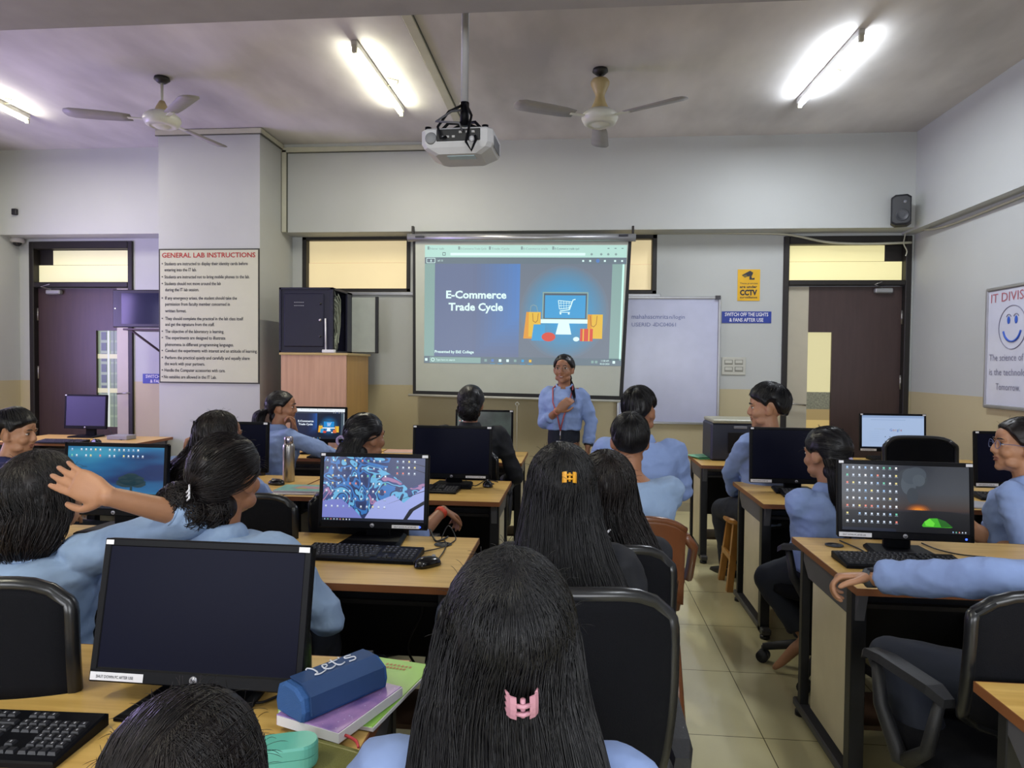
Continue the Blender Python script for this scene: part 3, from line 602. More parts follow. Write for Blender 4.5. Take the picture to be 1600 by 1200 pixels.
# dome camera, black box
q = P(27, 378, Y=WY-.08); t = thing('dome_camera', 'white dome security camera above the left door', 'camera', q)
m = MB(); m.lathe((0, 0, .0), [(.001, .05), (.06, .05), (.07, .02), (.07, 0), (.05, -.01), (.001, -.01)], mat('camera_white', 'b9b7b5', rough=.4)); m.box((0, .04, .03), (.06, .05, .05), mat('camera_white', '')); m.build('housing', parent=t)
m = MB(); m.ell((0, 0, -.008), (.045, .045, .04), mat('dome_black', '14151c', rough=.1)); m.build('dome', parent=t)
q = P(23, 331, Y=BY-.02); m = MB(); m.box(q, (.055, .04, .065), mat('sensor_black', '17151c'), .006); tag(m.build('wall_sensor'), 'small black box fixed on the white beam above the dome camera', 'sensor')
cable('wall_cable', [P(-4, 352, Y=7.1), P(6, 358, Y=7.1), P(10, 372, Y=7.1), P(4, 383, Y=7.1), P(-6, 386, Y=7.1)], .006, 'dark cable loop left of the dome camera', mat('dark_cable', '3a2c2c'))
# small wall tv on a bracket, left of pillar
q0, q1 = P(178, 453, Y=6.75), P(262, 512, Y=6.75)
t = thing('wall_monitor', 'dark monitor on a wall bracket, half hidden by the pillar', 'monitor', ((q0.x+q1.x)/2, 6.75, (q0.z+q1.z)/2))
w_, h_ = q1.x-q0.x, q0.z-q1.z
m = MB(); m.box((0, 0, 0), (w_, .05, h_), mat('tv_bezel', '14121c', rough=.35), .008); m.build('housing', parent=t)
m = MB(); m.box((.03, -.026, 0), (w_-.14, .003, h_-.07), mat('tv_glass', '1a1a3a', rough=.12), 0); m.build('screen', parent=t)
m = MB(); m.ell((-w_/2+.03, -.027, -.0), (.006, .003, .006), glow('white_led', 'ffffff', 2)); m.build('power_led', parent=t)
m = MB(); m.box((.04, .12, -h_/2-.02), (w_*.72, .32, .02), mat('bracket_brown', '4a3c44', metal=.3), .003); m.box((.1, .26, -h_/2-.17), (.04, .04, .30), mat('bracket_brown', ''), .003); m.tube([(-.1, .0, -h_/2-.03), (.1, .26, -h_/2-.28)], .012, mat('bracket_brown', ''), 6); m.build('bracket', parent=t)
# ------------------------------------------------------------------ cupboard and network cabinet
cx0, cx1 = P(439, 560, Y=6.25).x, P(541, 560, Y=6.25).x; ztop = P(490, 553, Y=6.25).z
PK = mat('pinkish_laminate', 'b58d76', rough=.4, var=.08, scale=3, stretch=(10, 10, .6), c2='c29a82'); OR = mat('orange_laminate_side', 'b08a52', rough=.45, var=.08, scale=3, stretch=(10, 10, .6))
t = thing('storage_cupboard', 'tall wood laminate cupboard beside the pillar carrying the black cabinet', 'cupboard', ((cx0+cx1)/2, 6.25, 0)); w_ = cx1-cx0
m = MB(); m.box((0, .012, ztop/2), (w_, .024, ztop-.02), PK, .002); m.build('front_panel', parent=t)
m = MB(); m.box((w_/2-.01, .36, ztop/2), (.02, .65, ztop-.02), OR, .002); m.box((-w_/2+.01, .36, ztop/2), (.02, .65, ztop-.02), mat('dark_orange_side', '8c5530', rough=.5), .002); m.build('side_panel', parent=t)
m = MB(); m.box((0, .35, ztop), (w_+.03, .72, .022), mat('cupboard_top', 'b29a6a', rough=.35), .003); m.build('top', parent=t)
m = MB(); m.box((w_*.0, .05, .03), (w_-.02, .6, .04), DARKP); m.build('plinth', parent=t)
q0, q1 = P(436, 449, Y=6.30), P(520, 552, Y=6.30); w_, h_ = q1.x-q0.x, q0.z-ztop-.012
NB = mat('navy_black_metal', '14142a', rough=.4)
t = thing('network_cabinet', 'black network cabinet with tangled grey cables on top of the cupboard', 'cabinet', ((q0.x+q1.x)/2, 6.30, ztop+.012))
m = MB()
for (c, d) in (((-w_/2+.01, .28, h_/2), (.02, .56, h_)), ((0, .28, h_-.01), (w_, .56, .02)), ((0, .28, .01), (w_, .56, .02)), ((0, .55, h_/2), (w_, .02, h_)), ((w_/2-.01, .48, h_/2), (.02, .14, h_)), ((0, .02, h_/2), (w_, .02, h_)), ((w_/2-.015, .02, h_/2), (.03, .04, h_))): m.box(c, d, NB, .002)
body = m.build('body', parent=t)
m = MB(); m.box((-.02, .006, h_*.5), (w_*.74, .02, h_*.82), NB, .008); d_ = m.build('door', parent=t)
m = MB(); [m.cyl((w_*.27, -.004, h_*z), (w_*.27, -.012, h_*z), .012, STEEL if z == .5 else BLACKM) for z in (.25, .5, .75)]; m.build('lock', parent=d_)
m = MB(); [m.box((-w_*.2+k*.02, -.006, h_*z), (.012, .004, .006), LEGEND) for k in range(5) for z in (.72, .77)]; m.build('vent_slot', parent=d_)
m = MB(); random.seed(3)
GC = mat('grey_network_cable', '8d9488', rough=.5)
for k in range(26):
    pts = []; x = w_/2-.03-random.random()*.05; y = .06+random.random()*.05; z = h_*(.95-random.random()*.2)
    a = random.random()*6
    for i in range(9):
        pts.append((x+.02*math.sin(a+i*.9), y+.20*abs(math.sin(a*.5+i*.35)), max(.03, z-i*h_*.1+.05*math.sin(a+i)))) 
    m.tube(pts, .006, GC, 5)
m.build('cable_bundle', parent=t)
m = MB(); m.box((w_/2+.008, .58+.14, h_*.5), (.02, .02, h_*.9), BLACKM); m.box((w_/2+.13, .55, h_*.48), (.26, .012, h_*.9), mat('grey_glass_door', 'a2a8a4', rough=.2), .002); m.box((w_/2+.26, .55, h_*.48), (.03, .03, h_*.93), BLACKM, .003); m.build('open_glass_door', parent=t)
q = P(515, 549, Y=6.28); m = MB(); m.box((0, 0, .015), (.12, .05, .03), WHITE, .005); m.cyl((-.03, 0, .03), (-.035, 0, .32), .007, WHITE); tag(m.build('wifi_router', loc=(q.x, 6.262, ztop+.011)), 'small white router with an upright antenna on the cupboard edge', 'router')
# ------------------------------------------------------------------ desks
DZ = .75
def desk(x0, x1, y0, y1, label, side, grom=True):       # side: -1/1 = which end faces the aisle
    t = thing('computer_desk', label, 'desk', ((x0+x1)/2, y0, 0), 0); w_ = x1-x0; d_ = y1-y0
    m = MB(); m.box((0, d_/2, DZ-.011), (w_, d_, .020), WOOD, .002); top = m.build('tabletop', parent=t)
    m = MB()
    for y in (.0005, d_-.0005): m.box((0, y, DZ-.013), (w_+.002, .003, .024), EDGE)
    for x in (-w_/2, w_/2): m.box((x, d_/2, DZ-.013), (.003, d_, .024), EDGE)
    m.build('edge_band', parent=top)
    if grom:
        m = MB(); gx = side*(w_/2-.13); m.lathe((gx, d_-.13, DZ), [(.036, .001), (.036, .003), (.028, .003), (.028, .0012), (.001, .0012)], BLACKM); m.build('cable_grommet', parent=top)
    for s in (-1, 1):
        x = s*(w_/2-.035)
        m = MB(); m.box((x, .12+d_*.28, .40), (.022, d_*.52, .60), CREAMP, .002); m.build('side_panel', parent=t)
        m = MB(); m.box((x, .09, .375), (.05, .05, .70), BLACKM, .003); m.build('leg', parent=t)
        m = MB(); m.box((x, d_-.08, .375), (.035, .035, .70), BLACKM, .003); m.build('leg', parent=t)
        m = MB(); m.prism([(x-.015, .03, DZ-.025), (x-.015, d_-.04, DZ-.025), (x-.015, d_-.16, DZ-.13), (x-.015, .06, DZ-.13)], (.03, 0, 0), GREYM); m.build('top_bracket', parent=t)
        m = MB(); m.box((x, d_/2, .045), (.05, d_-.04, .035), mat('foot_bar_metal', '3a3a3d', rough=.4), .006)
        for y in (.06, d_-.06): m.cyl((x, y, 0), (x, y, .018), .026, BLACKM, 14); m.cyl((x, y, .018), (x, y, .03), .008, BLACKM, 8)
        m.build('foot', parent=t)
    m = MB(); m.box((0, d_-.06, .47), (w_-.12, .015, .42), DARKP); m.build('modesty_panel', parent=t)
    m = MB(); m.box((0, d_*.45, DZ-.10), (w_-.14, d_*.55, .015), mat('under_tray_dark', '221d1a')); m.box((0, d_*.45-.16, DZ-.085), (w_-.14, .012, .04), BLACKM); m.build('keyboard_tray', parent=t)
    m = MB(); m.box((0, d_*.6, .14), (w_-.14, .28, .018), mat('under_shelf_brown', '4a3526')); m.build('lower_shelf', parent=t)
    return t
def tower(x, y, label):
    t = thing('computer_tower', label, 'computer', (x, y, .15), 0, 'computer towers under the desks'); m = MB(); m.box((0, 0, .17), (.17, .26, .34), PLASTIC, .008); m.build('case', parent=t)
    m = MB(); m.cyl((0, -.131, .29), (0, -.136, .29), .012, STEEL, 12); m.box((0, -.132, .22), (.13, .006, .03), mat('drive_grey', '3c3c42')); m.build('front_panel', parent=t)
LA = -.40
L1 = (.98, 1.66); L2 = (2.22, 2.88); L3 = (3.65, 4.33); L4 = (5.14, 5.82)
names = ['nearest left-hand', 'second-row left-hand', 'third-row left-hand', 'front-row left-hand']
for r, (y0, y1) in enumerate((L1, L2, L3, L4)):
    desk(LA-1.2, LA, y0, y1, ['light wood desk with the pencil case and books, nearest the camera on the left', 'light wood desk carrying the colourful wallpaper monitor, left of the aisle', 'light wood desk carrying the blank monitor in front of the person in the black jacket', 'light wood desk closest to the projection screen'][r], 1, r in (1, 2))
    desk(LA-2.41, LA-1.21, y0, y1, ['light wood desk continuing left under the nearest keyboard, cut by the left frame edge', 'light wood desk carrying the tree wallpaper monitor at far left', 'light wood desk with the steel bottle and notebooks', 'light wood desk where the person with her hand at her mouth sits'][r], -1, False)
    if r: tower(LA-.75, y0+.40, 'black computer tower under a desk left of the aisle')
RA = .94
R0 = (1.02, 1.70); R1 = (2.38, 3.08); R2 = (3.80, 4.53); R3 = (5.25, 5.92)
lab = ['corner of a light wood desk at the bottom right', 'light wood desk carrying the green tent wallpaper monitor', 'light wood desk carrying the blank monitor behind the ponytail person', 'printer desk with green papers beneath the whiteboard']
lab2 = ['', 'light wood desk continuing right behind the outstretched blue sleeve', 'light wood desk with open book and keyboard at far right', 'light wood desk carrying the search page monitor by the dark door']
for r, (y0, y1) in enumerate((R0, R1, R2, R3)):
    xa = RA if r != 2 else 1.01
    xb = xa+(1.2 if r < 3 else 1.05)
    desk(xa, xb, y0, y1, lab[r], -1, r in (0, 1))
    if r: desk(xb+.01, min(xb+1.2, RX-.02), y0, y1, lab2[r], 1, False)
    if 0 < r < 3: tower(xa+.75, y0+.42, 'black computer tower under a desk right of the aisle')
q = P(222, 691, Z=DZ); desk(q.x-1.3, q.x, 5.72, 6.4, 'light wood desk in front of the left door', 1, False)
# ------------------------------------------------------------------ monitors
HP = mat('logo_silver', 'a9aab4', rough=.3, metal=.4)
def mrect(m, x0, y0, x1, y1, l, k): m.add([(x0, -l, y0), (x1, -l, y0), (x1, -l, y1), (x0, -l, y1)], [(0, 1, 2, 3)], k)
ICON = [glow('icon_'+c, c, .8) for c in ('d8e4f4', '9cc4f0', 'f0e090', 'f08878', '70d0b0', 'ffffff')]
ICD = glow('icon_text', 'a8b4c8', .5)
def icons(m, x0, z1, nx, ny, dx, dz, l, s=.006, skip=0):
    rd = random.Random(5)
    for i in range(nx):
        for j in range(ny):
            if rd.random() < skip: continue
            x, z = x0+i*dx, z1-j*dz; k = rd.choice(ICON[:1]*4+ICON)
            mrect(m, x-s/2, z-s/2, x+s/2, z+s/2, l, k); mrect(m, x-s*.8, z-s*1.05, x+s*.8, z-s*.75, l, ICD)
def content(kind, W, H):
    m = MB(); l0 = .0008
    a, b = -W/2, W/2
    if kind == 'off' or kind == 'offblue':
        mrect(m, a, 0, b, H, 0, OFFSCR if kind == 'off' else mat('violet_lit_off_screen', '2a2650', rough=.5, var=.1, scale=2)); return m
    if kind == 'swirl':
        k = mat('swirl_wallpaper', '2a3a68', rough=.3, var=0)
        nt = k.node_tree; bs = nt.nodes['Principled BSDF']
        tc = nt.nodes.new('ShaderNodeTexCoord'); n = nt.nodes.new('ShaderNodeTexNoise'); n.inputs['Scale'].default_value = 6; n.inputs['Detail'].default_value = 2; n.inputs['Distortion'].default_value = 2.0
        mp = nt.nodes.new('ShaderNodeMapping'); mp.inputs['Location'].default_value = (3.1, 0, .5); nt.links.new(tc.outputs['Object'], mp.inputs[0]); nt.links.new(mp.outputs[0], n.inputs['Vector'])
        r = nt.nodes.new('ShaderNodeValToRGB'); r.color_ramp.interpolation = 'CONSTANT'; els = r.color_ramp.elements
        for p_, c_ in ((0, '10142c'), (.40, '1c2650'), (.45, '2c78c0'), (.49, '14183a'), (.52, '6cc0e8'), (.56, '2a3468'), (.60, 'b0789c'), (.66, '384070')):
            e = els.new(p_) if p_ else els[0]; e.color = (*lin(c_), 1)
        els[-1].color = (*lin('384070'), 1)
        nt.links.new(n.outputs['Fac'], r.inputs[0]); nt.links.new(r.outputs[0], bs.inputs['Emission Color']); bs.inputs['Emission Strength'].default_value = .7
        mrect(m, a, 0, b, H, 0, k)
        m.add([(x*W, -l0, z*H) for x, z in ((.16, 1), (.5, 1), (.5, .62), (.34, .52), (.25, .66), (.12, .78))], [tuple(range(6))], glow('slate_blue_art', '4a5480', .6))
        m.add([(x*W, -l0, z*H) for x, z in ((-.08, .04), (.02, .3), (.2, .42), (.3, .3), (.5, .56), (.5, .04))], [tuple(range(6))], glow('pale_lavender_art', 'a4b0ee', .75))
        m.add([(x*W, -l0*1.3, z*H) for x, z in ((-.5, .04), (-.5, .3), (-.32, .34), (-.2, .2), (-.1, .04))], [tuple(range(5))], glow('violet_art', '8088d8', .7))
        m.add([(x*W, -l0*1.6, z*H) for x, z in ((.30, .04), (.36, .2), (.5, .34), (.5, .28), (.40, .18), (.34, .04))], [tuple(range(6))], glow('ink_art', '0c1430', .3))
        for (x0, z0, x1, z1) in ((.18, .93, .5, .78), (.22, .98, .5, .88), (.1, .25, .5, .5)): m.add([(x0*W, -l0*1.8, z0*H), (x1*W, -l0*1.8, z1*H), (x1*W, -l0*1.8, (z1-.012)*H)], [(0, 1, 2)], glow('ink_art', ''))
        mrect(m, a, 0, b, H*.045, l0*2, glow('task_bar', '1a2238', .5))
        icons(m, a+.015, H-.014, 11, 7, .0245, .031, l0*2.5, .0065, .12); icons(m, W*.23, H-.014, 4, 3, .024, .024, l0*2.5, .0065); icons(m, a+.012, H*.022, 9, 1, .013, .02, l0*2.6, .004)
    if kind == 'tent':
        k = mat('dusk_picture', '14151e', rough=.3, var=0); nt = k.node_tree; bs = nt.nodes['Principled BSDF']
        tc = nt.nodes.new('ShaderNodeTexCoord'); sp = nt.nodes.new('ShaderNodeSeparateXYZ'); nt.links.new(tc.outputs['Generated'], sp.inputs[0])
        r = nt.nodes.new('ShaderNodeValToRGB'); nt.links.new(sp.outputs['Z'], r.inputs[0])
        els = r.color_ramp.elements
        for p_, c_ in ((0, '0e0f18'), (.30, '101118'), (.345, '3c2a20'), (.42, '3a3430'), (.6, '333840')):
            e = els.new(p_) if p_ else els[0]; e.color = (*lin(c_), 1)
        els[-1].color = (*lin('1e2530'), 1); nt.links.new(r.outputs[0], bs.inputs['Emission Color']); bs.inputs['Emission Strength'].default_value = .8
        mrect(m, a, 0, b, H, 0, k)
        def blob(cx, cz, rx, rz, k, l, n=20): m.add([(cx*W+rx*W*math.cos(q*2*PI/n), -l, cz*H+rz*H*math.sin(q*2*PI/n)) for q in range(n)], [tuple(range(n))], k)
        for i in range(5): m.add([((.11+.02*i-.1+.2*u)*W if 0 else (.105+(.105-.018*i)*math.cos(PI*u))*W, -l0*(1+i*.15), (.335+(.10-.018*i)*math.sin(PI*u))*H) for u in [q/14 for q in range(15)]], [tuple(range(15))], glow('sunset%d' % i, ['4a3026', '6e3e1e', '97521c', 'c06a18', 'e2861a'][i], .8))
        for i, (cx, cz, rx, rz) in enumerate(((.06, .8, .12, .17), (.09, .86, .08, .12), (.03, .72, .06, .16), (.06, .55, .045, .12), (.05, .84, .07, .12), (.11, .78, .05, .09))): blob(cx, cz, rx, rz, glow('smoke%d' % (i % 3), ['323a44', '414b57', '4b5560'][i % 3], .7), l0*(1.1+.1*i))
        blob(.24, .30, .2, .03, glow('dark_ground', '0c0d14', .6), l0*2); mrect(m, a, 0, b, H*.30, l0*1.95, glow('dark_ground', ''))
        m.add([(x*W, -l0*2.4, z*H) for x, z in ((.13, .11), (.15, .17), (.19, .22), (.25, .225), (.31, .19), (.37, .10), (.35, .09), (.14, .09))], [tuple(range(8))], glow('tent_green', '3fae22', .8))
        m.add([(x*W, -l0*2.6, z*H) for x, z in ((.25, .225), (.31, .19), (.37, .10), (.28, .095))], [tuple(range(4))], glow('tent_dark_green', '23701c', .6)); m.add([(x*W, -l0*2.8, z*H) for x, z in ((.15, .17), (.19, .22), (.23, .15), (.22, .10), (.16, .11))], [tuple(range(5))], glow('tent_light_green', '62d036', .9))
        mrect(m, a, 0, b*-.1-.01, H*.045, l0*2.9, glow('task_bar', '1a2238', .5)); icons(m, a+.02, H-.012, 9, 8, .0225, .030, l0*3, .007, .02); icons(m, b-.06, .008, 5, 1, .011, 1, l0*3, .004)
    if kind == 'tree':
        k = mat('teal_night_picture', '0a1838', rough=.3, var=0); nt = k.node_tree; bs = nt.nodes['Principled BSDF']
        tc = nt.nodes.new('ShaderNodeTexCoord'); n = nt.nodes.new('ShaderNodeTexNoise'); n.inputs['Scale'].default_value = 6; mp = nt.nodes.new('ShaderNodeMapping'); mp.inputs['Rotation'].default_value = (0, .5, 0); mp.inputs['Scale'].default_value = (.35, 1, 1.4)
        nt.links.new(tc.outputs['Object'], mp.inputs[0]); nt.links.new(mp.outputs[0], n.inputs['Vector']); r = nt.nodes.new('ShaderNodeValToRGB'); els = r.color_ramp.elements
        for p_, c_ in ((0, '0a1030'), (.42, '0c2a5c'), (.55, '1c6a9c'), (.66, '3fa0c0')):
            e = els.new(p_) if p_ else els[0]; e.color = (*lin(c_), 1)
        els[-1].color = (*lin('50b0c8'), 1); nt.links.new(n.outputs['Fac'], r.inputs[0]); nt.links.new(r.outputs[0], bs.inputs['Emission Color']); bs.inputs['Emission Strength'].default_value = .7
        mrect(m, a, 0, b, H, 0, k); mrect(m, a, 0, b, H*.25, l0, glow('dark_meadow', '0c3038', .5)); mrect(m, a, 0, b, H*.05, l0*1.5, glow('task_bar', '1a2238', .5))
        for (cx, cz, rx, rz) in ((.17, .47, .13, .09), (.12, .42, .1, .07), (.24, .42, .08, .07), (.17, .53, .07, .05)): m.add([(cx*W+rx*W*math.cos(q*2*PI/16)*(1+.12*(q % 2)), -l0*1.8, cz*H+rz*H*math.sin(q*2*PI/16)) for q in range(16)], [tuple(range(16))], glow('dark_tree', '0e3a48', .5))
        mrect(m, .16*W, .1*H, .185*W, .4*H, l0*1.7, glow('dark_tree', '')); icons(m, a+.02, H-.012, 16, 2, .0215, .026, l0*2.5, .007, .25); icons(m, b-.05, .008, 5, 1, .009, 1, l0*2.5, .004)
    if kind == 'search':
        mrect(m, a, 0, b, H, 0, glow('page_blue_white', 'a3b9dc', .85)); mrect(m, a, H*.93, b, H, l0, glow('page_top', '8ca4cc', .8)); mrect(m, a, 0, b, H*.03, l0, glow('task_bar', ''))
        x = -.05*W
        for ch, c_ in zip('Google', ('3460c0', 'b04848', 'c0a040', '3460c0', '3a9060', 'b04848')):
            text(m, ch, (x, -l0*2, H*.52), (1, 0, 0), (0, 0, 1), H*.11, glow('letter_'+c_, c_, .6)); x += H*.075*(1.1 if ch == 'G' else .55 if ch == 'l' else .85)
        mrect(m, -.3*W, H*.58, -.12*W, H*.585, l0, ICD)
        for z in (.33, .19):
            for i in range(5): mrect(m, -.13*W+i*.075*W, z*H, -.115*W+i*.075*W, z*H+.006, l0*2, glow('dot_grey', '4a5870', .5))
        for i in range(6): mrect(m, -.38*W, H*(.5-i*.06), -.22*W, H*(.505-i*.06), l0*2, glow('page_top', ''))
        mrect(m, -.36*W, H*.86, .2*W, H*.875, l0*2, glow('page_top', ''))
    if kind == 'slide':
        sw, sh = W/316, H/184
        mm = slide(lambda x, y, l: Vector(((x-822)*sw, -.0002*l, (567-y)*sh)))
        hi = {'top': 'e8eef4', 'tool': '303848', 'navy': '0c1838', 'blue': '1c4890', 'bluemid': '14306a', 'grey': '101c30', 'side': '40505c', 'cyan1': '10365c', 'cyan2': '1464a0', 'cyan3': '1c88d0', 'white': 'e8f4ff', 'task': '182030', 'edge': 'd0dce8', 'dk': '141c28'}
        
        def fd(nm):
            c = [int(nm[-6+2*i:][:2], 16) for i in range(3)]; lo, hi_, p0, p1 = ((0x10, 0x1c, 0x30), (0x1c, 0x88, 0xd0), 0x76, 0x41) if nm.startswith('cyan') else ((0x0c, 0x18, 0x38), (0x20, 0x50, 0x98), 0x6e, 0x5c)
            f = (c[0]-p0)/(p1-p0); return glow('screen_'+nm, ''.join('%02x' % int(a_+(b_-a_)*f*f) for a_, b_ in zip(lo, hi_)), .9)
        mm.mats = [fd(x.name) if '_fade_' in x.name else glow('screen_'+x.name, hi[x.name[6:]], .9) if x.name[6:] in hi else x for x in mm.mats]; return mm
    if kind == 'dim':
        mrect(m, a, 0, b, H, 0, mat('dim_green_black_picture', '141816', rough=.3, var=.5, scale=5, emit=.8, c2='3a4440')); icons(m, a+.02, H-.014, 3, 6, .024, .03, l0*2, .008)
    return m
def monitor(x, y, kind, label, w=.47, h=.30, yaw=0, tilt=8, zb=.80, st='b', led=True, z=DZ, tex=True, roll=0, group='desktop monitors'):
    t = thing('computer_monitor', label, 'monitor', (x, y, z), math.radians(yaw), group); T_ = math.radians(-tilt)
    def sub(mb, name, parent): 
        R = Matrix.Rotation(T_, 3, 'X') @ Matrix.Rotation(math.radians(roll), 3, 'Y'); mb.v = [tuple(R@Vector(p)+Vector((0, -.03, zb-z))) for p in mb.v]; return mb.build(name, parent=parent, fixn=(name != 'screen'))
    m = MB(); bz = .016; m.box((0, .014, h/2), (w, .026, h), PLASTIC, .006); m.box((0, .035, h/2), (w*.8, .03, h*.75), PLASTIC, .012); m.box((0, .004, bz*.9), (w, .012, bz*1.8), PLASTIC, .003)
    for (c, d) in (((0, .002, h-bz/2), (w, .008, bz)), ((-w/2+bz/2, .002, h/2), (bz, .008, h)), ((w/2-bz/2, .002, h/2), (bz, .008, h))): m.box(c, d, PLASTIC, .002)
    hs = sub(m, 'housing', t)
    c = content(kind, w-2*bz, h-bz*2.9); c.v = [(p[0], p[1]+.0005, p[2]+bz*1.9) for p in c.v]; sub(c, 'screen', t)
    m = MB(); m.cyl((0, -.002, bz*.9), (0, -.004, bz*.9), .0085, HP, 18)
    if tex: text(m, 'hp', (0, -.0045, bz*.9-.003), (1, 0, 0), (0, 0, 1), .010, PLASTIC, .02, None, 'c')
    sub(m, 'logo', hs)
    if 't' in st: m = MB(); mrect(m, -w/2+.004, h-.013, -w/2+.022, h-.003, .0035, WHITE); sub(m, 'sticker', hs)
    if 'r' in st: m = MB(); mrect(m, w/2-.028, h-.014, w/2-.004, h-.003, .0035, WHITE); sub(m, 'sticker', hs)
    m = MB()
    if 'l' in st:
        mrect(m, -w/2+.004, .004, -w/2+.125, .021, .0035, WHITE); text(m, 'SHUT DOWN PC AFTER USE', (-w/2+.018, -.004, .009), (1, 0, 0), (0, 0, 1), .0085, INK, .01, .085)
    if 'b' in st: mrect(m, w*.18, .006, w*.43, .019, .0035, WHITE); text(m, 'SHUT DOWN PC AFTER USE', (w*.2, -.004, .009), (1, 0, 0), (0, 0, 1), .008, INK, .01, w*.2)
    if m.v: sub(m, 'sticker', hs)['label'] = 'white strip reading SHUT DOWN PC AFTER USE'
    if led: m = MB(); m.ell((w/2-.03, -.003, bz*.8), (.004, .002, .004), glow('blue_led', '3050ff', 4)); sub(m, 'power_led', hs)
    m = MB(); m.box((0, .058, (zb-z)/2+.01), (.10, .03, zb-z+.04), PLASTIC, .006); m.build('neck', parent=t)
    m = MB(); rings = [[Vector((sx*wx, yy, zz)) for sx, yy in ((-1, -.10), (1, -.10), (.86, .10), (-.86, .10))] for wx, zz in ((.13, .001), (.13, .008), (.115, .016))]
    m.loft(rings, PLASTIC, False); m.box((0, -.09, .013), (.06, .012, .006), HP, .001); m.build('base', parent=t)
    return t
def PX(x, Y): return P(x, 600, Y=Y).x
monitor(P(314, 950, Y=1.40).x, 1.40, 'off', 'large blank monitor nearest the camera, with a SHUT DOWN PC AFTER USE label', tilt=11, zb=.795, st='trl', led=False, yaw=-1, w=.475)
monitor(P(585, 770, Y=2.76).x, 2.76, 'swirl', 'monitor with a blue and lavender wallpaper full of icons, on the second desk row', w=.455, h=.305, tilt=6, zb=.81, st='trb')
monitor(P(707, 705, Y=4.10).x, 4.10, 'off', 'blank monitor on the third row, in front of the person in black jacket', w=.48, h=.315, tilt=4, zb=.80, st='trb', led=False)
monitor(P(362, 705, Y=3.95).x, 3.95, 'off', 'blank monitor behind the person with the bun, beside the steel bottle', w=.47, tilt=3, zb=.83, st='r', led=False)
monitor(P(184, 760, Y=2.80).x, 2.80, 'tree', 'monitor with a teal tree wallpaper behind the raised arm', w=.47, h=.31, tilt=4, zb=.82, st='')
monitor(P(499, 662, Y=5.45).x, 5.45, 'slide', 'monitor repeating the shopping slide, below the cupboard', w=.47, h=.29, tilt=3, zb=.84, st='')
monitor(P(757, 672, Y=5.55).x, 5.55, 'dim', 'dark monitor partly behind the black-jacketed person, under the projection screen', w=.47, h=.30, tilt=3, zb=.82, st='r', led=False)
monitor(P(136, 657, Y=6.25).x, 6.25, 'offblue', 'violet-tinted blank monitor on the desk by the left door', w=.43, h=.33, tilt=3, zb=.83, st='t', led=False)
monitor(P(1411, 785, Y=2.84).x, 2.84, 'tent', 'monitor showing a green tent at dusk, on the right front desk', w=.495, h=.305, tilt=5, zb=.815, st='trl', yaw=-4)
monitor(P(1243, 710, Y=4.22).x, 4.22, 'off', 'blank monitor behind the ponytail person, right of the wooden stool', w=.53, h=.33, tilt=4, zb=.80, st='tl', led=False, yaw=-2)
monitor(P(1393, 680, Y=5.72).x, 5.72, 'search', 'monitor showing a web search page in front of the right door', w=.50, h=.30, tilt=3, zb=.83, st='trl')
monitor(P(1592, 715, Y=4.22).x, 4.22, 'off', 'blank monitor behind the person in glasses at the right frame edge', w=.50, h=.32, tilt=4, zb=.81, st='tl', led=False)
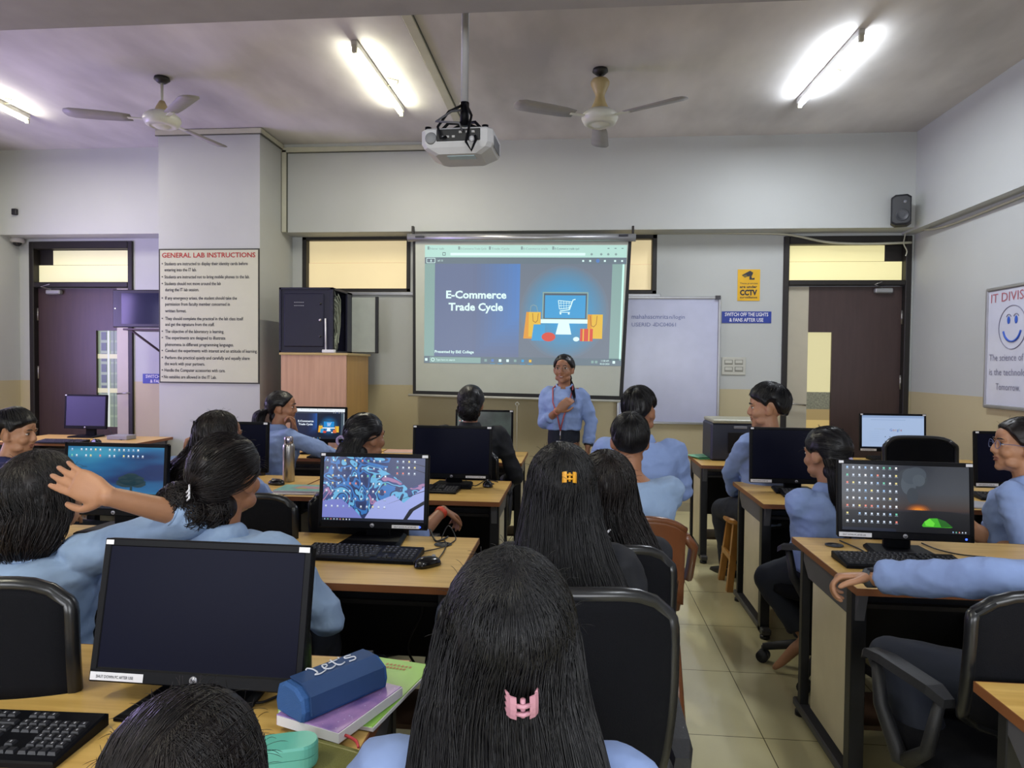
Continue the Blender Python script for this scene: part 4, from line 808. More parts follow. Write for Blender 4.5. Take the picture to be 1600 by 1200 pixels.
# ------------------------------------------------------------------ keyboards and mice
KM = {}
def key_mesh(w_):
    w_ = round(w_, 4)
    if w_ not in KM:
        m = MB(); m.loft([[Vector((x*sx, y*sy, z)) for x, y in ((-1, -1), (1, -1), (1, 1), (-1, 1))] for sx, sy, z in ((w_/2, .0082, 0), (w_/2, .0082, .002), (w_/2-.0025, .0058, .0075))], KEYM, False)
        m.add([(-.0015, -.002, .0077), (.0015, -.002, .0077), (.0015, .003, .0077), (-.0015, .003, .0077)], [(0, 1, 2, 3)], LEGEND)
        o = m.build('key', fixn=False); KM[w_] = o.data; bpy.data.objects.remove(o)
    return KM[w_]
def keyboard(x, y, yaw, label, detail=False, z=DZ, w=.445):
    t = thing('keyboard', label, 'keyboard', (x, y, z), math.radians(yaw), 'keyboards on the desks')
    m = MB(); m.loft([[Vector((px_, py_, zz)) for px_, py_ in ((-w/2, -.075), (w/2, -.075), (w/2, .08), (-w/2, .08))] for zz in (.001, )]+[[Vector((-w/2, -.075, .010)), Vector((w/2, -.075, .010)), Vector((w/2, .08, .024)), Vector((-w/2, .08, .024))], [Vector((-w/2+.004, -.071, .0125)), Vector((w/2-.004, -.071, .0125)), Vector((w/2-.004, .076, .0265)), Vector((-w/2+.004, .076, .0265))]], PLASTIC, False)
    b_ = m.build('case', parent=t)
    mm = MB(); K = []; p = .0188; x0 = -w/2+.012
    for r in range(6):
        yy = .060-r*.0205-(.004 if r else 0); xx = x0
        units = [[1]*14, [1]*13+[2], [1.5]+[1]*12+[1.5], [1.8]+[1]*11+[2.2], [2.3]+[1]*10+[2.7], [1.3, 1.1, 1.2, 5.8, 1.2, 1.1, 1.1, 1.2]][r]
        for u in units: K.append((xx+u*p*.99/2, yy, u*p*.99-.0012)); xx += u*p*.99
        xx = x0+15.25*p
        for u in range(3):
            if r in (0, 1, 2) or (r == 5) or (r == 4 and u == 1): K.append((xx+(u+.5)*p, yy, p-.0012))
        xx = x0+18.5*p
        for u in range(4):
            if r: K.append((xx+(u+.5)*p, yy, p-.0012))
    K = [k for k in K if k[0]+k[2]/2 < w/2-.003]
    ang = math.atan2(.014, .155)
    if detail:
        for i, (kx, ky, kw) in enumerate(K[:100]):
            o = bpy.data.objects.new('key', key_mesh(kw)); C.objects.link(o); o.parent = t; o.location = (kx, ky, .0165+(ky)*.09); o.rotation_euler = (ang, 0, 0)
        K = K[100:]
    if K:
        for kx, ky, kw in K:
            zb = .0165+ky*.09; mm.loft([[Vector((kx+a_*sx, ky+b2*sy, zb+z_)) for a_, b2 in ((-1, -1), (1, -1), (1, 1), (-1, 1))] for sx, sy, z_ in ((kw/2, .0082, 0), (kw/2-.0025, .0058, .0075))], KEYM, False)
        o = mm.build('keys', parent=t); o['kind'] = 'stuff'
    return t
def mouse(x, y, yaw, label, cable_to=None):
    t = thing('mouse', label, 'mouse', (x, y, DZ), math.radians(yaw), 'computer mice on the desks'); m = MB(); rings = []
    for s in [i/10 for i in range(11)]:
        yy = -.055+.11*s; e = math.sqrt(max(0, 1-((s-.5)*2)**2)); wd = .004+.028*e**.6; hh = .004+.034*e**.7*(1-.25*s)
        rings.append([Vector((wd*math.cos(a), yy, max(.001, .002+hh*max(0, math.sin(a))))) for a in [k*2*PI/16 for k in range(16)]])
    m.loft(rings, mat('glossy_black_plastic', '0d0e12', rough=.15), True); b_ = m.build('shell', parent=t)
    m = MB(); m.cyl((-.003, .028, .029), (.003, .028, .029), .008, LEGEND, 12); m.build('scroll_wheel', parent=b_); return t
keyboard(-1.145, 1.20, 2, 'black keyboard at the bottom left, nearest the camera', True)
keyboard(P(565, 870, Z=DZ).x, P(565, 870, Z=DZ).y+.0, -2, 'black keyboard before the colourful wallpaper monitor', True)
q = P(668, 884, Z=DZ); mouse(q.x, q.y, -40, 'glossy black mouse on the second row desk beside its keyboard')
q = P(672, 764, Z=DZ); keyboard(q.x-.04, q.y-.06, -2, 'black keyboard below the blank monitor of the third row', w=.44)
q = P(762, 760, Z=DZ); mouse(q.x, q.y, 10, 'black mouse beside the third row keyboard')
q = P(1395, 880, Z=DZ); keyboard(q.x+.02, q.y-.02, 0, 'black keyboard below the green tent monitor', True)
q = P(1500, 880, Z=DZ)
q = P(1250, 770, Z=DZ); keyboard(q.x+.09, q.y-.1, -5, 'black keyboard half behind the ponytail person')
q = P(1392, 716, Z=DZ); keyboard(q.x, q.y-.14, 0, 'black keyboard below the search page monitor')
q = P(1588, 781, Z=DZ); keyboard(q.x+.02, q.y, -8, 'black keyboard at the right frame edge beside the open book')
q = P(96, 692, Z=DZ); keyboard(q.x, q.y, 3, 'dark keyboard on the desk by the left door', w=.42)
q = P(150, 692, Z=DZ); mouse(q.x, q.y, 70, 'black mouse on the desk by the left door')
q = P(432, 757, Z=DZ); mouse(q.x, q.y, 70, 'black mouse left of the steel bottle')
q = P(500, 714, Z=DZ); keyboard(q.x+.15, q.y-.02, -4, 'black keyboard under the outstretched arm on the front row')
BC = mat('black_cable', '101014', rough=.5)
def dz(x, y, h=.004): q = P(x, y, Z=DZ); return (q.x, q.y, DZ+h)
cable('mouse_cable', [dz(684, 876), dz(694, 862), dz(697, 850), dz(690, 842)], .0025, 'thin mouse cable on the second row desk', BC)
cable('keyboard_cable', [dz(646, 866), dz(668, 862), dz(690, 857), dz(705, 850), dz(712, 842), (dz(708, 830)[0], dz(708, 840)[1], DZ+.05), dz(690, 842)], .0025, 'looping cable by the desk grommet behind the mouse', BC)
cable('monitor_cable', [dz(672, 838, .03), dz(680, 846), dz(690, 845), dz(700, 840)], .004, 'thick cable end at the second row grommet', BC)
cable('monitor_cable', [dz(1312, 846), dz(1340, 858), dz(1360, 868), dz(1385, 873), dz(1420, 872)], .003, 'black cable from the grommet towards the tent monitor base', BC)
cable('monitor_cable', [dz(1440, 850), dz(1465, 860), dz(1500, 868), dz(1540, 872)], .003, 'black cable running right from the tent monitor', BC)
cable('monitor_cable', [dz(728, 752), dz(742, 760), dz(760, 751), dz(778, 754)], .003, 'black cable beside the third row mouse', BC)
cable('monitor_cable', [dz(385, 1100), dz(410, 1100), dz(440, 1088), dz(455, 1085)], .003, 'black cable right of the nearest monitor stand', BC)
cable('monitor_cable', [dz(172, 676, .02), dz(180, 685), dz(190, 688)], .004, 'black cables behind the violet-tinted monitor', BC)
random.seed(11)
for k in range(4):
    x = -.60+.045*k; cable('hanging_cable', [(x, 2.75, .735), (x, 2.74, .66), (x+.03*math.sin(k), 2.68, .5), (x-.05*math.cos(k*2), 2.66, .35), (x+.04, 2.7, .2)], .005, 'black cables dangling under the second row desk', BC)['group'] = 'cables dangling under the second row desk'
# ------------------------------------------------------------------ things on the desks
q = P(451, 752, Z=DZ); t = thing('steel_bottle', 'tall brushed steel water bottle on the third row desk', 'bottle', (q.x, q.y, DZ))
m = MB(); m.lathe((0, 0, 0), [(.001, 0), (.033, 0), (.036, .004), (.036, .215), (.033, .228), (.026, .236), (.001, .236)], STEEL); m.build('body', parent=t)
m = MB(); m.lathe((0, 0, .236), [(.001, 0), (.026, 0), (.027, .003), (.027, .036), (.025, .04), (.001, .04)], mat('polished_steel', 'b5aeb8', rough=.2, metal=.9)); m.build('cap', parent=t)
def book(c, w_, d_, h_, yaw, cover, label, name='book', pages=WHITE, art=None, cat='book'):
    t = thing(name, label, cat, c, math.radians(yaw)); m = MB(); m.box((0, 0, h_/2), (w_, d_, h_), cover, .001); b_ = m.build('cover', parent=t)
    m = MB(); m.box((.003, -.001, h_/2), (w_-.001, d_+.001, h_-.003), pages, 0); m.build('pages', parent=t)
    if art: m = MB(); art(m, h_+.0006); m.build('cover_print', parent=b_, fixn=False)
    return t
q = P(470, 768, Z=DZ)
def art1(m, z):
    m.add([(-.06, -.02, z), (.10, -.04, z), (.10, .03, z), (-.02, .05, z)], [(0, 1, 2, 3)], mat('pink_print', 'b08490')); m.add([(-.03, -.04, z+.0003), (.04, -.04, z+.0003), (.02, -.01, z+.0003), (-.02, -.01, z+.0003)], [(0, 1, 2, 3)], mat('yellow_print', 'b8a25a'))
book((q.x, q.y, DZ), .28, .20, .012, 4, mat('white_pink_cover', 'a89aa6'), 'white and pink notebook under the teal magazine on the third row')
book((q.x+.01, q.y+.01, DZ+.013), .27, .19, .008, 2, mat('teal_cover', '6fa39c', var=.15, scale=14), 'teal magazine with colourful print beside the steel bottle', art=art1)
q = P(625, 706, Z=DZ); book((q.x, q.y, DZ), .24, .17, .01, 5, mat('red_white_cover', 'c8a090'), 'small red and cream booklet on the front row desk')
# foreground stack: green book, purple notebook, blue pencil case
def topz(px_, py_, z): return P(px_, py_, Z=z)
q = P(560, 1078, Z=DZ)
GB = mat('green_book_cover', '8fc455', rough=.35, var=.06)
def artp(m, z):
    rd = random.Random(2)
    for i in range(60):
        x, y, s_ = rd.uniform(-.07, .07), rd.uniform(-.10, .10), rd.uniform(.0006, .0022); m.add([(x-s_, y, z), (x, y-s_, z), (x+s_, y, z), (x, y+s_, z)], [(0, 1, 2, 3)], mat('star_print', 'c8c0e0'))
def art_green(m, z):      # two unreadable orange words and a dark leaf motif
    for y, w_ in ((.115, .07), (.10, .06)):
        for k in range(7): m.add([(-.0+k*w_/7, y, z), (k*w_/7+.006, y, z), (k*w_/7+.006, y+.009, z), (k*w_/7, y+.009, z)], [(0, 1, 2, 3)], mat('orange_print', 'b07a40'))
    for (x, y, s_) in ((.0, -.12, .03), (.03, -.115, .022)): m.add([(x-s_, y-s_*.5, z), (x+s_, y-s_*.3, z), (x+s_*.6, y+s_*.5, z), (x-s_*.5, y+s_*.6, z)], [(0, 1, 2, 3)], mat('dark_green_print', '4e8a3c'))
gx, gy = P(560, 1085, Z=DZ).x, P(560, 1085, Z=DZ).y
book((gx+.0, gy+.02, DZ), .22, .30, .010, -12, GB, 'large lime green book at the bottom of the stack on the nearest desk', art=art_green)
PU = mat('purple_galaxy_cover', '6a5aa8', rough=.3, var=.2, scale=16, c2='b08ac0')
q = P(540, 1092, Z=DZ+.03); book((q.x-.005, q.y-.01, DZ+.011), .155, .21, .022, -20, PU, 'purple galaxy notebook under the blue pencil case', art=artp)
PB = mat('blue_denim_case', '2a5590', rough=.75, bump=.3, bscale=400); PBD = mat('dark_blue_trim', '1d3c6a', rough=.7)
q = P(523, 1068, Z=DZ+.06); t = thing('pencil_case', 'blue fabric pencil case with looping white lettering, on the purple notebook', 'pencil case', (q.x, q.y-.005, DZ+.0335), math.radians(55))
m = MB(); rings = []
for i, x in enumerate([-.105, -.10, -.05, 0, .05, .10, .105]):
    s_ = .9 if i in (0, 6) else 1
    rings.append([Vector((x, y*s_, z*s_+.001)) for y, z in ((-.045, .0), (.045, .0), (.05, .02), (.042, .05), (.02, .062), (-.02, .060), (-.045, .045), (-.05, .02))])
m.loft(rings, PB, False); b_ = m.build('body', parent=t)
m = MB(); m.loft([[Vector((x, y, z)) for y, z in ((-.052, .012), (-.048, .047), (-.02, .064), (.02, .066), (.02, .069), (-.022, .068), (-.053, .049), (-.057, .012))] for x in (-.09, .09)], PBD, False); m.build('flap', parent=b_)
m = MB(); m.tube([(-.09, .051, .03), (.0, .053, .032), (.09, .051, .03)], .0025, mat('zip_navy', '16243c'), 5); m.build('zip', parent=b_)
def bez(m, pts, r, k): 
    out = []
    P_ = [Vector(p) for p in pts]
    for i in range(len(P_)-1):
        p0, p1, p2, p3 = P_[max(i-1, 0)], P_[i], P_[i+1], P_[min(i+2, len(P_)-1)]
        for s in range(5): u = s/5; out.append(.5*((2*p1)+(p2-p0)*u+(2*p0-5*p1+4*p2-p3)*u*u+(3*p1-p0-3*p2+p3)*u**3))
    m.tube(out+[P_[-1]], r, k, 5)
m = MB()
def let(u, v): return (-.055+u*.11, -.018+v*.040, .0705-.02*abs(v-.5)*0)
for st_ in ([(.0, .9), (.05, 1.0), (.1, .7), (.08, .2), (.0, .1), (.1, .0), (.25, .15)], [(.25, .35), (.36, .5), (.38, .7), (.3, .72), (.27, .3), (.36, .1), (.48, .25)], [(.55, 1.0), (.52, .3), (.58, .1), (.68, .2)], [(.45, .72), (.66, .76)], [(.72, .95), (.70, .8)], [(.95, .7), (.82, .75), (.80, .55), (.95, .4), (.9, .1), (.76, .1)]):
    bez(m, [let(*p) for p in st_], .0016, mat('white_thread', 'c8ccd8'))
m.build('lettering', parent=b_)
# turquoise case, red cord, olive pouch
q = P(452, 1163, Z=DZ+.05); t = thing('turquoise_case', 'rounded turquoise hard case beside the dark-haired head at the bottom', 'case', (q.x, q.y, DZ+.014), math.radians(20))
TQ = mat('turquoise_plastic', '63b3a2', rough=.35)
m = MB(); n = 20
prof = [(-.045, -.03)]+[(.02+.03*math.cos(a), .03*math.sin(a)) for a in [(-90+180*i/14)*PI/180 for i in range(15)]]+[(-.045, .03)]
m.loft([[Vector((x*s_, y*s_, z)) for x, y in prof] for s_, z in ((.96, 0), (1, .005), (1, .021))], TQ, False); m.build('base', parent=t)
m = MB(); m.loft([[Vector((x*s_, y*s_, z)) for x, y in prof] for s_, z in ((1, .022), (1, .038), (.96, .043))], TQ, False); m.build('lid', parent=t)
q = P(510, 1178, Z=DZ+.012); t = thing('olive_pouch', 'flat olive green pouch under the turquoise case', 'pouch', (q.x-.03, q.y, DZ+.0), math.radians(-18))
m = MB(); m.box((0, 0, .006), (.19, .10, .012), mat('olive_cloth', '6a6a34', rough=.8, bump=.3, bscale=300, var=.12), .005); m.build('body', parent=t)
m = MB(); m.box((.0, .035, .0125), (.18, .003, .001), mat('olive_seam', '8a8858')); m.build('seam', parent=t)
z1 = .02; cable('red_cord', [dz(490, 1150, z1), dz(503, 1158, z1), dz(522, 1160, z1), dz(542, 1166, z1), dz(556, 1174, z1), dz(560, 1184, z1)], .003, 'red cord loop beside the turquoise case', mat('red_cord_cloth', 'b83a40', rough=.6), 'cord')
# printer, papers on the right
q = P(1150, 711, Z=DZ); a = P(1110, 655, Y=5.55); b = P(1185, 655, Y=5.55); wz = a.z-DZ
t = thing('printer', 'dark laser printer with a pale top on the desk beneath the switch board', 'printer', ((a.x+b.x)/2+.02, 5.55, DZ)); w_ = b.x-a.x
PRD = mat('printer_navy_grey', '2a2f40', rough=.45); PRL = mat('printer_pale_top', '9b9a86', rough=.4)
m = MB(); m.box((0, .15, wz*.46), (w_+.04, .36, wz*.92), PRD, .015); b_ = m.build('body', parent=t)
m = MB(); m.box((.02, .15, wz*.96), (w_+.06, .38, .03), PRL, .008); m.build('lid', parent=t)
m = MB(); m.box((.04, -.035, wz*.45), (w_*.62, .012, wz*.5), DARKP, .004); m.box((.06, -.042, wz*.3), (w_*.45, .004, wz*.2), mat('paper_tray_grey', '8b8a84')); m.build('paper_tray', parent=b_)
m = MB(); m.box((.02, -.035, wz*.82), (.10, .012, .02), mat('panel_grey', '7d8088'), .003); m.build('control_panel', parent=b_)
for i, (dx, dy, an, c_) in enumerate(((0, 0, 10, '5fae78'), (.05, .04, -8, '7aa59a'), (-.04, .05, 25, '74b48c'))):
    q = P(1100, 716, Z=DZ); m = MB(); m.box((0, 0, .003), (.26, .19, .003), mat('paper_'+c_, c_, rough=.5, var=.15, scale=20)); o = m.build('paper_sheet', loc=(q.x+.06+dx, q.y+.02+dy, DZ+.001+.0045*i)); o.rotation_euler = (0, 0, math.radians(an))
    tag(o, ['green paper sheet lying lowest at the aisle corner of the printer desk', 'grey-green paper sheet in the middle of the small pile left of the printer', 'pale green paper sheet on top of the small pile left of the printer'][i], 'paper')
q = P(1530, 790, Z=DZ); book((q.x, q.y, DZ), .28, .2, .008, -25, mat('white_page_cover', 'a9aab4'), 'open white notebook on the far right desk')
q = P(1570, 768, Z=DZ); q = P(1545, 762, Z=DZ)
q = P(1425, 710, Z=DZ); m = MB(); m.box((0, 0, .025), (.16, .10, .05), WHITE, .004); tag(m.build('white_box', loc=(q.x+.02, 5.84, DZ)), 'small white box right of the search page monitor', 'box')
q = P(164, 688, Z=DZ); m = MB(); m.box((0, 0, .02), (.20, .14, .04), mat('dull_paper', '8a8a90'), .004); tag(m.build('paper_stack', loc=(q.x+.08, q.y+.12, DZ)), 'stack of papers behind the violet-tinted monitor stand', 'papers')
# ------------------------------------------------------------------ seats
def office_chair(x, y, yaw, label, top=1.0, seat=.46, arms=True, w=.46, group='black office chairs'):
    t = thing('office_chair', label, 'chair', (x, y, 0), math.radians(yaw), group)
    m = MB(); rings = []
    for s_, z in ((.90, 0), (1, .015), (1.0, .045), (.93, .065), (.6, .07)):
        rings.append([Vector((.235*s_*math.copysign(abs(math.cos(a))**.55, math.cos(a)), .01+.225*s_*math.copysign(abs(math.sin(a))**.55, math.sin(a)), seat-.07+z)) for a in [k*2*PI/28 for k in range(28)]])
    m.loft(rings, FABRIC, True); m.build('seat', parent=t)
    def bp(u, v):     # backrest: u -1..1, v 0..1
        hh = top-seat-.12; wv = w/2*(.90+.10*math.sin(min(1, v*1.6)*PI/2))*(1 if v < .8 else 1-.04*((v-.8)/.2)**2)
        return Vector((u*wv, -.215-.05*v+.055*u*u-.02*math.sin(v*PI), seat+.12+v*hh-(.050*abs(u)**6 if v > .5 else -.04*abs(u)**5)*(abs(v-.5)*2)**4))
    m = MB(); N = 14; K = 14
    fr = [[bp(-1+2*i/N, j/K)+Vector((0, .012, 0)) for i in range(N+1)] for j in range(K+1)]; bk = [[bp(-1+2*i/N, j/K)+Vector((0, -.014, 0)) for i in range(N, -1, -1)] for j in range(K+1)]
    m.loft([f_+b2 for f_, b2 in zip(fr, bk)], FABRIC, True); bk_ = m.build('backrest', parent=t)
    m = MB(); rim = [bp(-1+2*i/N, 1) for i in range(N+1)]+[bp(1, 1-j/K) for j in range(1, K+1)]+[bp(1-2*i/N, 0) for i in range(1, N+1)]+[bp(-1, j/K) for j in range(1, K+1)]
    m.tube(rim+[rim[1]], .017, LEATHER, 8); m.build('rim', parent=bk_)
    m = MB(); m.tube([(0, .0, seat-.09), (0, -.22, seat-.09), (0, -.275, seat), (0, -.27, seat+.25)], .02, PLASTIC2, 8); m.build('back_support', parent=t)
    if arms:
        for s in (-1, 1):
            m = MB(); X = s*.27
            m.loft([[Vector((X+a_*wd, yy, zz+b2)) for a_, b2 in ((-1, 0), (1, 0), (.8, .022), (-.8, .022))] for yy, zz, wd in ((-.15, seat+.17, .018), (-.10, seat+.185, .03), (.08, seat+.19, .032), (.15, seat+.18, .026), (.17, seat+.165, .015))], PLASTIC2, False)
            m.tube([(X, .12, seat+.175), (X, .10, seat+.06), (X-s*.01, .03, seat-.06), (X-s*.05, .0, seat-.075)], [.016, .02, .024, .018], PLASTIC2, 8); m.tube([(X, -.12, seat+.175), (X, -.08, seat+.02), (X-s*.01, .0, seat-.05)], [.014, .018, .022], PLASTIC2, 8); m.build('armrest', parent=t)
    m = MB(); m.cyl((0, 0, .10), (0, 0, seat-.06), .025, PLASTIC2, 16); m.cyl((0, 0, .09), (0, 0, .22), .036, PLASTIC2, 16); m.build('gas_column', parent=t)
    m = MB()
    for k in range(5):
        a = k*2*PI/5+.5; m.tube([(0, 0, .12), (.14*math.cos(a), .14*math.sin(a), .115), (.29*math.cos(a), .29*math.sin(a), .075)], [.03, .024, .018], PLASTIC2, 8)
    b_ = m.build('star_base', parent=t)
    for k in range(5):
        a = k*2*PI/5+.5; x_, y_ = .29*math.cos(a), .29*math.sin(a); m = MB()
        for s in (-1, 1): m.cyl((x_+s*.006, y_, .03), (x_+s*.026, y_, .03), .03, PLASTIC2, 16)
        m.cyl((x_, y_, .03), (x_, y_, .08), .010, PLASTIC2, 8); m.build('caster', parent=b_)
    return t
# ------------------------------------------------------------------ people
SKIN = mat('brown_skin', '94664a', rough=.5, var=.06, scale=18, bump=.03, bscale=250)
SKIN2 = mat('light_brown_skin', 'a6785a', rough=.5, var=.06, scale=18, bump=.03, bscale=250)
LIP = mat('lip_rose', '7c463a', rough=.4); EYEW = mat('eye_white', 'cfc9c2', rough=.2); EYED = mat('eye_dark', '120c0a', rough=.15)
def hair_mat(name, c, c2):
    m = mat(name, c, rough=.42, var=0, scale=40, stretch=(1, 1, .12), c2=c2, spec=.35); return m
HAIR = hair_mat('black_hair', '050507', '100f14'); HAIRB = hair_mat('brown_black_hair', '0a0708', '1b1414')
SHIRT = mat('light_blue_shirt', '8298c8', rough=.85, var=.06, scale=5, bump=.9, bscale=7, bdist=.03, stretch=(1, 1, .8))
SHIRT2 = mat('sky_blue_shirt', '8aa2c4', rough=.85, var=.06, scale=5, bump=.9, bscale=7, bdist=.03, stretch=(1, 1, .8))
NAVY = mat('navy_trousers', '141a28', rough=.85, var=.12, scale=6, bump=.3, bscale=10)
JACKET = mat('black_jacket', '0d1019', rough=.8, var=.1, scale=6, bump=.3, bscale=9); NAVYTOP = mat('dark_navy_jacket', '1c2150', rough=.8, var=.1, bump=.3, bscale=9)
SHOE = mat('black_shoe', '131316', rough=.4); SOCK = mat('bare_foot_skin', '8a5a3c', rough=.6)
def remesh(mb, name, m, parent, voxel, smooth=3, disp=0, dscale=8, seed=0):
    o = mb.build(name, m, None)
    o.data.materials.clear()
    md = o.modifiers.new('r', 'REMESH'); md.mode = 'VOXEL'; md.voxel_size = voxel; md.use_smooth_shade = True
    if smooth: s_ = o.modifiers.new('s', 'SMOOTH'); s_.iterations = smooth; s_.factor = .5
    bpy.context.view_layer.update()
    me = bpy.data.meshes.new_from_object(o.evaluated_get(bpy.context.evaluated_depsgraph_get()))
    bpy.data.objects.remove(o)
    if disp:
        n = len(me.vertices); co = np.empty(n*3, 'f'); me.vertices.foreach_get('co', co); co = co.reshape(-1, 3); nr = np.empty(n*3, 'f'); me.vertices.foreach_get('normal', nr); nr = nr.reshape(-1, 3)
        sd = Vector((seed*3.7, seed*1.3, 0))
        def fold(c):
            a = noise.noise(Vector((c[0]*dscale, c[1]*dscale, c[2]*dscale*.8))+sd)
            b = 1-2.2*abs(noise.noise(Vector((c[0]*dscale*1.3+c[2]*5, c[1]*dscale*1.3, c[2]*dscale*1.5-c[0]*4))+sd*2)); e = 1-2.2*abs(noise.noise(Vector((c[0]*dscale*.8-c[2]*6, c[1]*dscale, c[2]*dscale*2.3))+sd*3))
            return .6*a+.55*b+.4*e-.35
        d = np.array([fold(c) for c in co]) if disp > .003 else np.array([noise.noise(Vector((c[0]*dscale, c[1]*dscale, c[2]*dscale*.3))+sd) for c in co])
        me.vertices.foreach_set('co', (co+nr*(d*disp)[:, None]).ravel().astype('f'))
    me.materials.append(m); me.name = name; me.polygons.foreach_set('use_smooth', [True]*len(me.polygons)); me.update()
    o = bpy.data.objects.new(name, me); C.objects.link(o); o.parent = parent; return o
def capsule(mb, pts, rs, n=14, sq=1.0, side=None):
    """tapered limb with rounded ends; sq flattens the section along the second axis"""
    pts = [Vector(p) for p in pts]; fine = []; fr = []
    for i in range(len(pts)-1):
        p0, p1, p2, p3 = pts[max(i-1, 0)], pts[i], pts[i+1], pts[min(i+2, len(pts)-1)]
        for k in range(4):
            t = k/4; fine.append(.5*((2*p1)+(p2-p0)*t+(2*p0-5*p1+4*p2-p3)*t*t+(3*p1-p0-3*p2+p3)*t**3)); fr.append(rs[i]*(1-t)+rs[i+1]*t)
    fine.append(pts[-1]); fr.append(rs[-1])
    d0 = (fine[0]-fine[1]).normalized(); d1 = (fine[-1]-fine[-2]).normalized()
    A = [(fine[0]+d0*fr[0]*math.sin(a), fr[0]*math.cos(a)) for a in (1.45, 1.05, .55)]; B = [(fine[-1]+d1*fr[-1]*math.sin(a), fr[-1]*math.cos(a)) for a in (.55, 1.05, 1.45)]
    al = A+list(zip(fine, fr))+B
    mb.tube([a[0] for a in al], [a[1] for a in al], None, n); return mb
def torso_loft(mb, secs, n=24, p=.8):
    rings = []
    for x, y, z, rx, ry in secs:
        rings.append([Vector((x+rx*math.copysign(abs(math.cos(a))**p, math.cos(a)), y+ry*math.copysign(abs(math.sin(a))**p, math.sin(a)), z)) for a in [k*2*PI/n for k in range(n)]])
    mb.loft(rings, None, True); return mb
def hand(mb, W, d, n, side, curl=.4, s=1.0, spread=.5, thumb=.5, fist=False):
    """palm, four unequal bent fingers and a thumb from the side of the palm. d: wrist to fingers, n: out of the palm"""
    d = Vector(d).normalized(); n = Vector(n); n = (n-d*n.dot(d)).normalized(); t = d.cross(n)*side
    W = Vector(W); rings = []
    for u, wd, th in ((-.012, .024, .018), (.01, .028, .018), (.035, .037, .016), (.065, .040, .0145), (.085, .038, .012), (.092, .034, .009)):
        rings.append([W+d*u*s+t*(wd*s*math.copysign(abs(math.cos(a))**.7, math.cos(a)))+n*(th*s*math.sin(a)) for a in [k*2*PI/16 for k in range(16)]])
    mb.loft(rings, None, True)
    for i, (o, L, r) in enumerate(((.029, .068, .0085), (.0100, .077, .0088), (-.0095, .072, .0084), (-.028, .056, .0075))):
        p = W+d*.082*s+t*o*s; ang = 0; sp = (o/.029)*.16*spread; pts = [p-d*.02*s]; rs = [r*s]
        dirv = (d+t*sp).normalized(); c = curl*(1+.10*i)
        for k, f in enumerate((.42, .33, .25)):
            ang += c*(.95, 1.15, .8)[k]; dd = dirv*math.cos(ang)+n*math.sin(ang); pts.append(p.copy()); rs.append(r*s*(1, .96, .9)[k]); p = p+dd*L*1.13*f*s
        pts.append(p); rs.append(r*s*.8); capsule(mb, pts, rs, 10)
    b = W+d*.018*s+t*.026*s; q1 = b+(d*.6+t*(.75*thumb+.15)+n*.25).normalized()*.042*s; q2 = q1+(d*.9+t*(.45*thumb)+n*.25).normalized()*.030*s; q3 = q2+(d*1.0+t*.1*thumb+n*(.2+curl*.4)).normalized()*.024*s
    capsule(mb, [b-t*.012*s, b, q1, q2, q3], [.014*s, .0135*s, .0105*s, .0098*s, .008*s], 10)
def head_geo(mb, T_):
    """T_: 4x4 from head space (face +Y) to local space"""
    R = T_.to_3x3(); s = R.col[0].length
    def E(c, r, rot=None):
        Q = R.normalized() if rot is None else R.normalized()@rot
        mb.ell(T_@Vector(c), tuple(x*s for x in r), None, 24, 14, Q)
    E((0, -.014, .028), (.0735, .092, .084)); E((0, .012, -.012), (.064, .074, .085)); E((0, .022, -.055), (.052, .060, .052)); E((0, .066, -.094), (.021, .018, .017)); E((0, .03, -.075), (.046, .052, .034))
    for x in (-1, 1):
        E((x*.036, .058, -.028), (.026, .026, .026)); E((x*.044, .03, -.07), (.018, .035, .022)); E((x*.030, .076, .024), (.022, .012, .009))
        E((x*.075, -.008, -.008), (.009, .021, .031), Matrix.Rotation(-.35*x, 3, 'Z')@Matrix.Rotation(-.15, 3, 'X')); E((x*.073, .002, -.028), (.008, .011, .012)); E((x*.010, .090, -.030), (.0085, .010, .008))
        E((x*.031, .070, .004), (.015, .012, .010))
    capsule(mb, [T_@Vector(p) for p in ((0, .078, .018), (0, .090, .002), (0, .097, -.018), (0, .098, -.026))], [.009*s, .009*s, .0108*s, .0105*s], 10)
    E((0, .076, -.052), (.026, .012, .009)); E((0, .074, -.064), (.022, .012, .009)); E((0, .082, -.042), (.012, .010, .012)); E((0, .06, .045), (.045, .03, .035))
